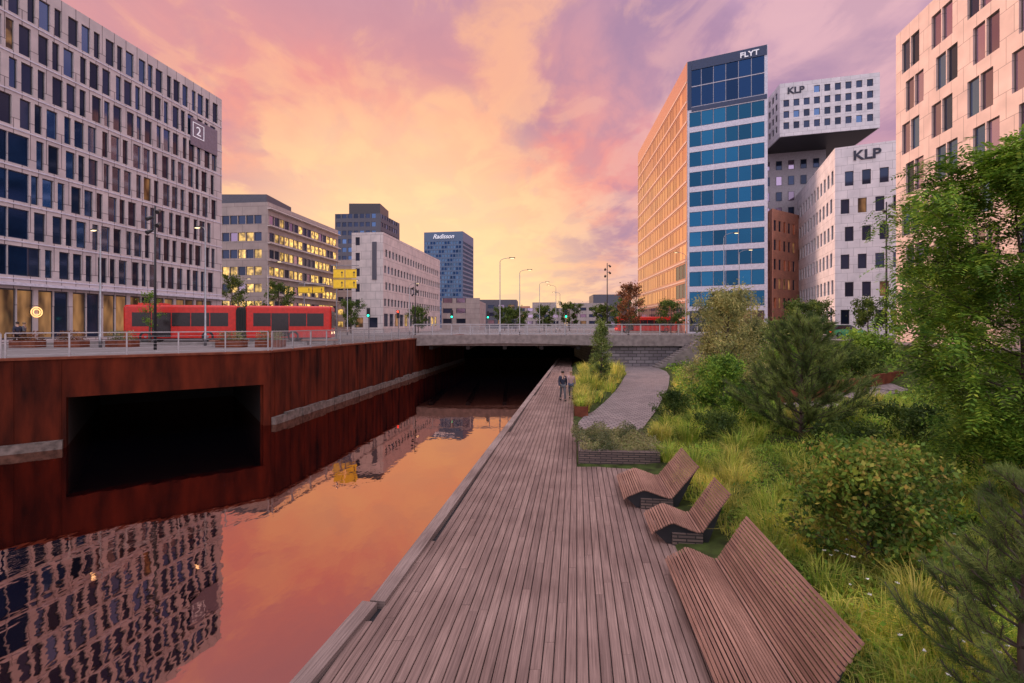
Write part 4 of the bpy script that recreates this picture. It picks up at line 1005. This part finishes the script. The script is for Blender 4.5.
def bus(x,y,z,rot,secs,label,group='red city buses'):
    P=empty('city_bus',(x,y,z),rot); tag(P,label,'bus',group)
    xx=0
    for si,Ls in enumerate(secs):
        mb=MB(); rs=[]
        for dx,s in ((0,.93),(.12,.985),(.35,1),(Ls-.35,1),(Ls-.12,.985),(Ls,.93)):
            rs.append([(xx+dx,a*s,.32+(b-.32)*(s*.5+.5)) for a,b in rrect(1.27,.32,3.15)])
        mb.loft(rs); mb.build('body',[M['red']],P,local=True,smooth=False)
        n=int((Ls-1.2)/1.35)
        for sd in (-1,1):
            for k in range(n):
                x0=xx+.6+k*(Ls-1.2)/n
                if sd==1 or k!=1:
                    mb=MB(); y0=sd*1.275; mb.box(x0+.03,x0+(Ls-1.2)/n-.03,min(y0,y0-sd*.02),max(y0,y0-sd*.02)+.003,1.35,2.5); mb.build('window',[M['busglass']],P,local=True)
                else:
                    mb=MB(); mb.box(x0+.03,x0+(Ls-1.2)/n-.03,-1.295,-1.272,.45,2.5); mb.build('door',[M['busglass']],P,local=True)
        mb=MB(); mb.box(xx+.3,xx+Ls-.3,-1.262,1.262,.25,.42); mb.build('skirt',[M['black']],P,local=True)
        for wx in ((1.6,Ls-2.2) if si==0 else (Ls*.55,)):
            for sd in (-1,1): wheel(P,xx+wx,sd*1.16+sd*.09,.48,sd)
        xx+=Ls
        if si<len(secs)-1:
            mb=MB(); rs=[]
            for q in range(9): s=.90 if q%2 else .96; rs.append([(xx-.05+q*.1,a*s,.36+(b-.32)*s) for a,b in rrect(1.27,.32,3.1)])
            mb.loft(rs); mb.build('bellows',[M['black']],P,local=True); xx+=.7
    for e,xe in ((0,-.005),(1,xx+.005)):
        mb=MB(); s=-1 if e==0 else 1; mb.box(min(xe,xe+s*.02),max(xe,xe+s*.02),-1.05,1.05,1.2,2.7); mb.build('windscreen',[M['busglass']],P,local=True)
        for yy in (-.9,.9):
            mb=MB(); mb.box(min(xe,xe+s*.03),max(xe,xe+s*.03),yy-.13,yy+.13,.65,.85); mb.build('headlight' if e else 'tail_light',[M['lampglow'] if e else M['redl']],P,local=True)
    mb=MB(); mb.box(.8,2.6,-.7,.7,3.12,3.32); mb.build('roof_unit',[M['red']],P,local=True)
    return P
bus(-32.2,40.6,3.04,math.atan2(3.6,15),[8.4,7.0],'red articulated city bus crossing the street')
bus(21,97,3.0,0,[12],'red city bus beyond the bridge')
def car(x,y,z,rot,matc,label):
    P=empty('car',(x,y,z),rot); tag(P,label,'car')
    st=[(0,.62,.42,.72),(.15,.78,.3,.85),(.8,.86,.22,.93),(1.6,.88,.2,.95),(3.0,.88,.2,.93),(3.9,.84,.22,.82),(4.25,.74,.3,.68),(4.35,.6,.42,.6)]
    mb=MB(); mb.loft([[(a,-w_,z0),(a,-w_,(z0+z1)/2),(a,-w_*.9,z1),(a,w_*.9,z1),(a,w_,(z0+z1)/2),(a,w_,z0)] for a,w_,z0,z1 in st]); mb.build('body',[matc],P,local=True)
    mb=MB(); mb.loft([[(a,-w_,.9),(a,-w_*.86,z1),(a,w_*.86,z1),(a,w_,.9)] for a,w_,z1 in ((.35,.7,.93),(.95,.76,1.38),(2.1,.78,1.45),(2.6,.77,1.38),(3.3,.74,.93))]); mb.build('cabin_glass',[M['busglass']],P,local=True)
    mb=MB(); mb.box(1.0,2.5,-.62,.62,1.42,1.47); mb.build('roof',[matc],P,local=True)
    for wx in (.85,3.4):
        for sd in (-1,1): wheel(P,wx,sd*.84,.32,sd)
    for xe,nm,mt in ((4.3,'headlight',M['lampglow']),(0.02,'tail_light',M['redl'])):
        for yy in (-.55,.55):
            mb=MB(); mb.box(xe-.05,xe+.03,yy-.14,yy+.14,.6,.7); mb.build(nm,[mt],P,local=True)
car(38,57.8,3.04,.05,m_plain('green_paint',(.05,.28,.12),.3),'green hatchback on the street')

# ------------------------------------------------------------ people
def skin(name,V,E,R,root,mat,P,lv=1):
    me=D.meshes.new(name); me.from_pydata(V,E,[]); o=D.objects.new(name,me); COL.objects.link(o)
    md=o.modifiers.new('s','SKIN'); md.use_smooth_shade=True
    sv=me.skin_vertices[0].data
    for k,r in enumerate(R): sv[k].radius=(r,r) if not isinstance(r,tuple) else r
    sv[root].use_root=True
    ss=o.modifiers.new('b','SUBSURF'); ss.levels=lv; ss.render_levels=lv
    dg=bpy.context.evaluated_depsgraph_get(); dg.update(); nm=D.meshes.new_from_object(o.evaluated_get(dg)); D.objects.remove(o)
    nm.materials.clear(); nm.materials.append(mat)
    for p in nm.polygons: p.material_index=0
    o=D.objects.new(name,nm); COL.objects.link(o); o.parent=P; return o
SKIN_=m_plain('skin',(.50,.30,.22),.5)
def person(x,y,z,rot,top,leg,hairc,label,stride=.28,hs=1.0,armsw=.18,group='people walking'):
    P=empty('person',(x,y,z),rot); P.scale=(hs,)*3; tag(P,label,'person',group)
    s=stride
    J={'pel':(0,0,.95),'bel':(0,0,1.10),'che':(0,.01,1.32),'nck':(0,.01,1.48),'hd0':(0,.02,1.56),'hd1':(0,.035,1.66),'hd2':(0,.02,1.73),
       'hl':(-.09,0,.90),'kl':(-.10,s*.45+.05,.50),'al':(-.10,s*.75,.09),'tl':(-.10,s*.75+.16,.035),
       'hr':(.09,0,.90),'kr':(.10,-s*.2+.03,.50),'ar':(.10,-s*.95,.13),'tr':(.10,-s*.95+.14,.04),
       'sl':(-.18,0,1.41),'el':(-.24,-armsw*.5,1.13),'wl':(-.25,-armsw+.06,.88),'pl':(-.25,-armsw+.08,.81),
       'sr':(.18,0,1.41),'er':(.24,armsw*.5,1.13),'wr':(.25,armsw+.1,.89),'pr':(.25,armsw+.13,.82)}
    RD={'pel':.13,'bel':.115,'che':.13,'nck':.055,'hd0':.07,'hd1':.095,'hd2':.07,'hl':.085,'kl':.055,'al':.038,'tl':.03,'hr':.085,'kr':.055,'ar':.038,'tr':.03,'sl':.055,'el':.04,'wl':.027,'pl':.03,'sr':.055,'er':.04,'wr':.027,'pr':.03}
    E=[('pel','bel'),('bel','che'),('che','nck'),('nck','hd0'),('hd0','hd1'),('hd1','hd2'),('pel','hl'),('hl','kl'),('kl','al'),('al','tl'),('pel','hr'),('hr','kr'),('kr','ar'),('ar','tr'),('che','sl'),('sl','el'),('el','wl'),('wl','pl'),('che','sr'),('sr','er'),('er','wr'),('wr','pr')]
    for sd,h in (('l','pl'),('r','pr')):
        b=Vector(J[h])
        for k,(dy,ln) in enumerate(((-.03,.05),(-.01,.065),(.01,.06),(.028,.055))):
            J[f'f{sd}{k}']=tuple(b+Vector((0,dy,-.04))); J[f'g{sd}{k}']=tuple(b+Vector((.012 if sd=='l' else -.012,dy*1.2,-.04-ln))); RD[f'f{sd}{k}']=.009; RD[f'g{sd}{k}']=.007
            E+=[(h,f'f{sd}{k}'),(f'f{sd}{k}',f'g{sd}{k}')]
        J['th'+sd]=tuple(b+Vector((0,.055,-.01))); RD['th'+sd]=.009; E.append((h,'th'+sd))
    ks=list(J); ix={k:i for i,k in enumerate(ks)}
    skin('body',[J[k] for k in ks],[(ix[a],ix[b]) for a,b in E],[RD[k] for k in ks],0,SKIN_,P)
    def sub(name,keys,ed,grow,mat,over={}):
        iy={k:i for i,k in enumerate(keys)}; skin(name,[J[k] for k in keys],[(iy[a],iy[b]) for a,b in ed],[over.get(k,RD[k]+grow) for k in keys],0,mat,P)
    sub('jacket',['bel','che','sl','el','wl','sr','er','wr','pel','nck'],[('pel','bel'),('bel','che'),('che','nck'),('che','sl'),('sl','el'),('el','wl'),('che','sr'),('sr','er'),('er','wr')],.022,top,{'nck':.06})
    sub('trousers',['pel','hl','kl','al','hr','kr','ar'],[('pel','hl'),('hl','kl'),('kl','al'),('pel','hr'),('hr','kr'),('kr','ar')],.02,leg)
    for a,b in (('al','tl'),('ar','tr')):
        mb=MB(); A1=Vector(J[a]);B1=Vector(J[b]); mb.tube([(A1.x,A1.y-.07,.05),(A1.x,A1.y,.06),(B1.x,B1.y,.05),(B1.x,B1.y+.05,.035)],[.035,.05,.045,.02],8); mb.build('shoe',[M['black']],P,local=True,smooth=True)
    mb=MB(); c=Vector(J['hd1'])
    rings=[[(c.x+r*math.cos(t),c.y-.015+r*1.1*math.sin(t),c.z+zz_) for t in [2*math.pi*q/12 for q in range(12)]] for zz_,r in ((-.02,.085),(.03,.103),(.08,.092),(.115,.05),(.125,.01))]
    mb.loft(rings); mb.build('hair',[hairc],P,local=True,smooth=True)
    mb=MB(); mb.tube([(c.x,c.y+.085,c.z+.0),(c.x,c.y+.115,c.z-.03)],[.008,.016],6); mb.build('nose',[SKIN_],P,local=True)
    for sx in (-.032,.032):
        mb=MB(); mb.tube([(sx,c.y+.075,c.z+.005),(sx,c.y+.095,c.z+.005)],.011,8); mb.build('eye',[M['black']],P,local=True)
kh=[m_plain('navy_cloth',(.02,.025,.05),.9),m_plain('grey_cloth',(.10,.10,.11),.9),m_plain('pale_cloth',(.42,.28,.27),.9),m_plain('dark_hair',(.03,.02,.015),.8),m_plain('fair_hair',(.25,.16,.08),.8),m_plain('blue_jeans',(.05,.07,.13),.9)]
person(3.02,28.6,.0,math.pi+.1,kh[0],kh[1],kh[3],'person in dark navy jacket walking along boardwalk')
person(3.62,29.4,.0,math.pi-.15,kh[2],kh[5],kh[4],'person in dusty pink top and jeans walking along boardwalk',hs=.95,stride=.22)
person(-34.2,33.2,2.95,1.2,kh[0],kh[0],kh[3],'person in dark clothes walking on the quay')
person(-35.6,35,2.95,-1.2,kh[1],kh[0],kh[4],'person in grey jacket walking on the quay')

# ------------------------------------------------------------ camera
cam=D.cameras.new('Camera'); co=D.objects.new('Camera',cam); COL.objects.link(co)
co.location=(0,0,CAMZ); co.rotation_euler=(math.pi/2,0,0); cam.sensor_width=36; cam.lens=480/1024*36; cam.shift_y=-16.5/1024
cam.clip_start=.1; cam.clip_end=6000
SC.camera=co
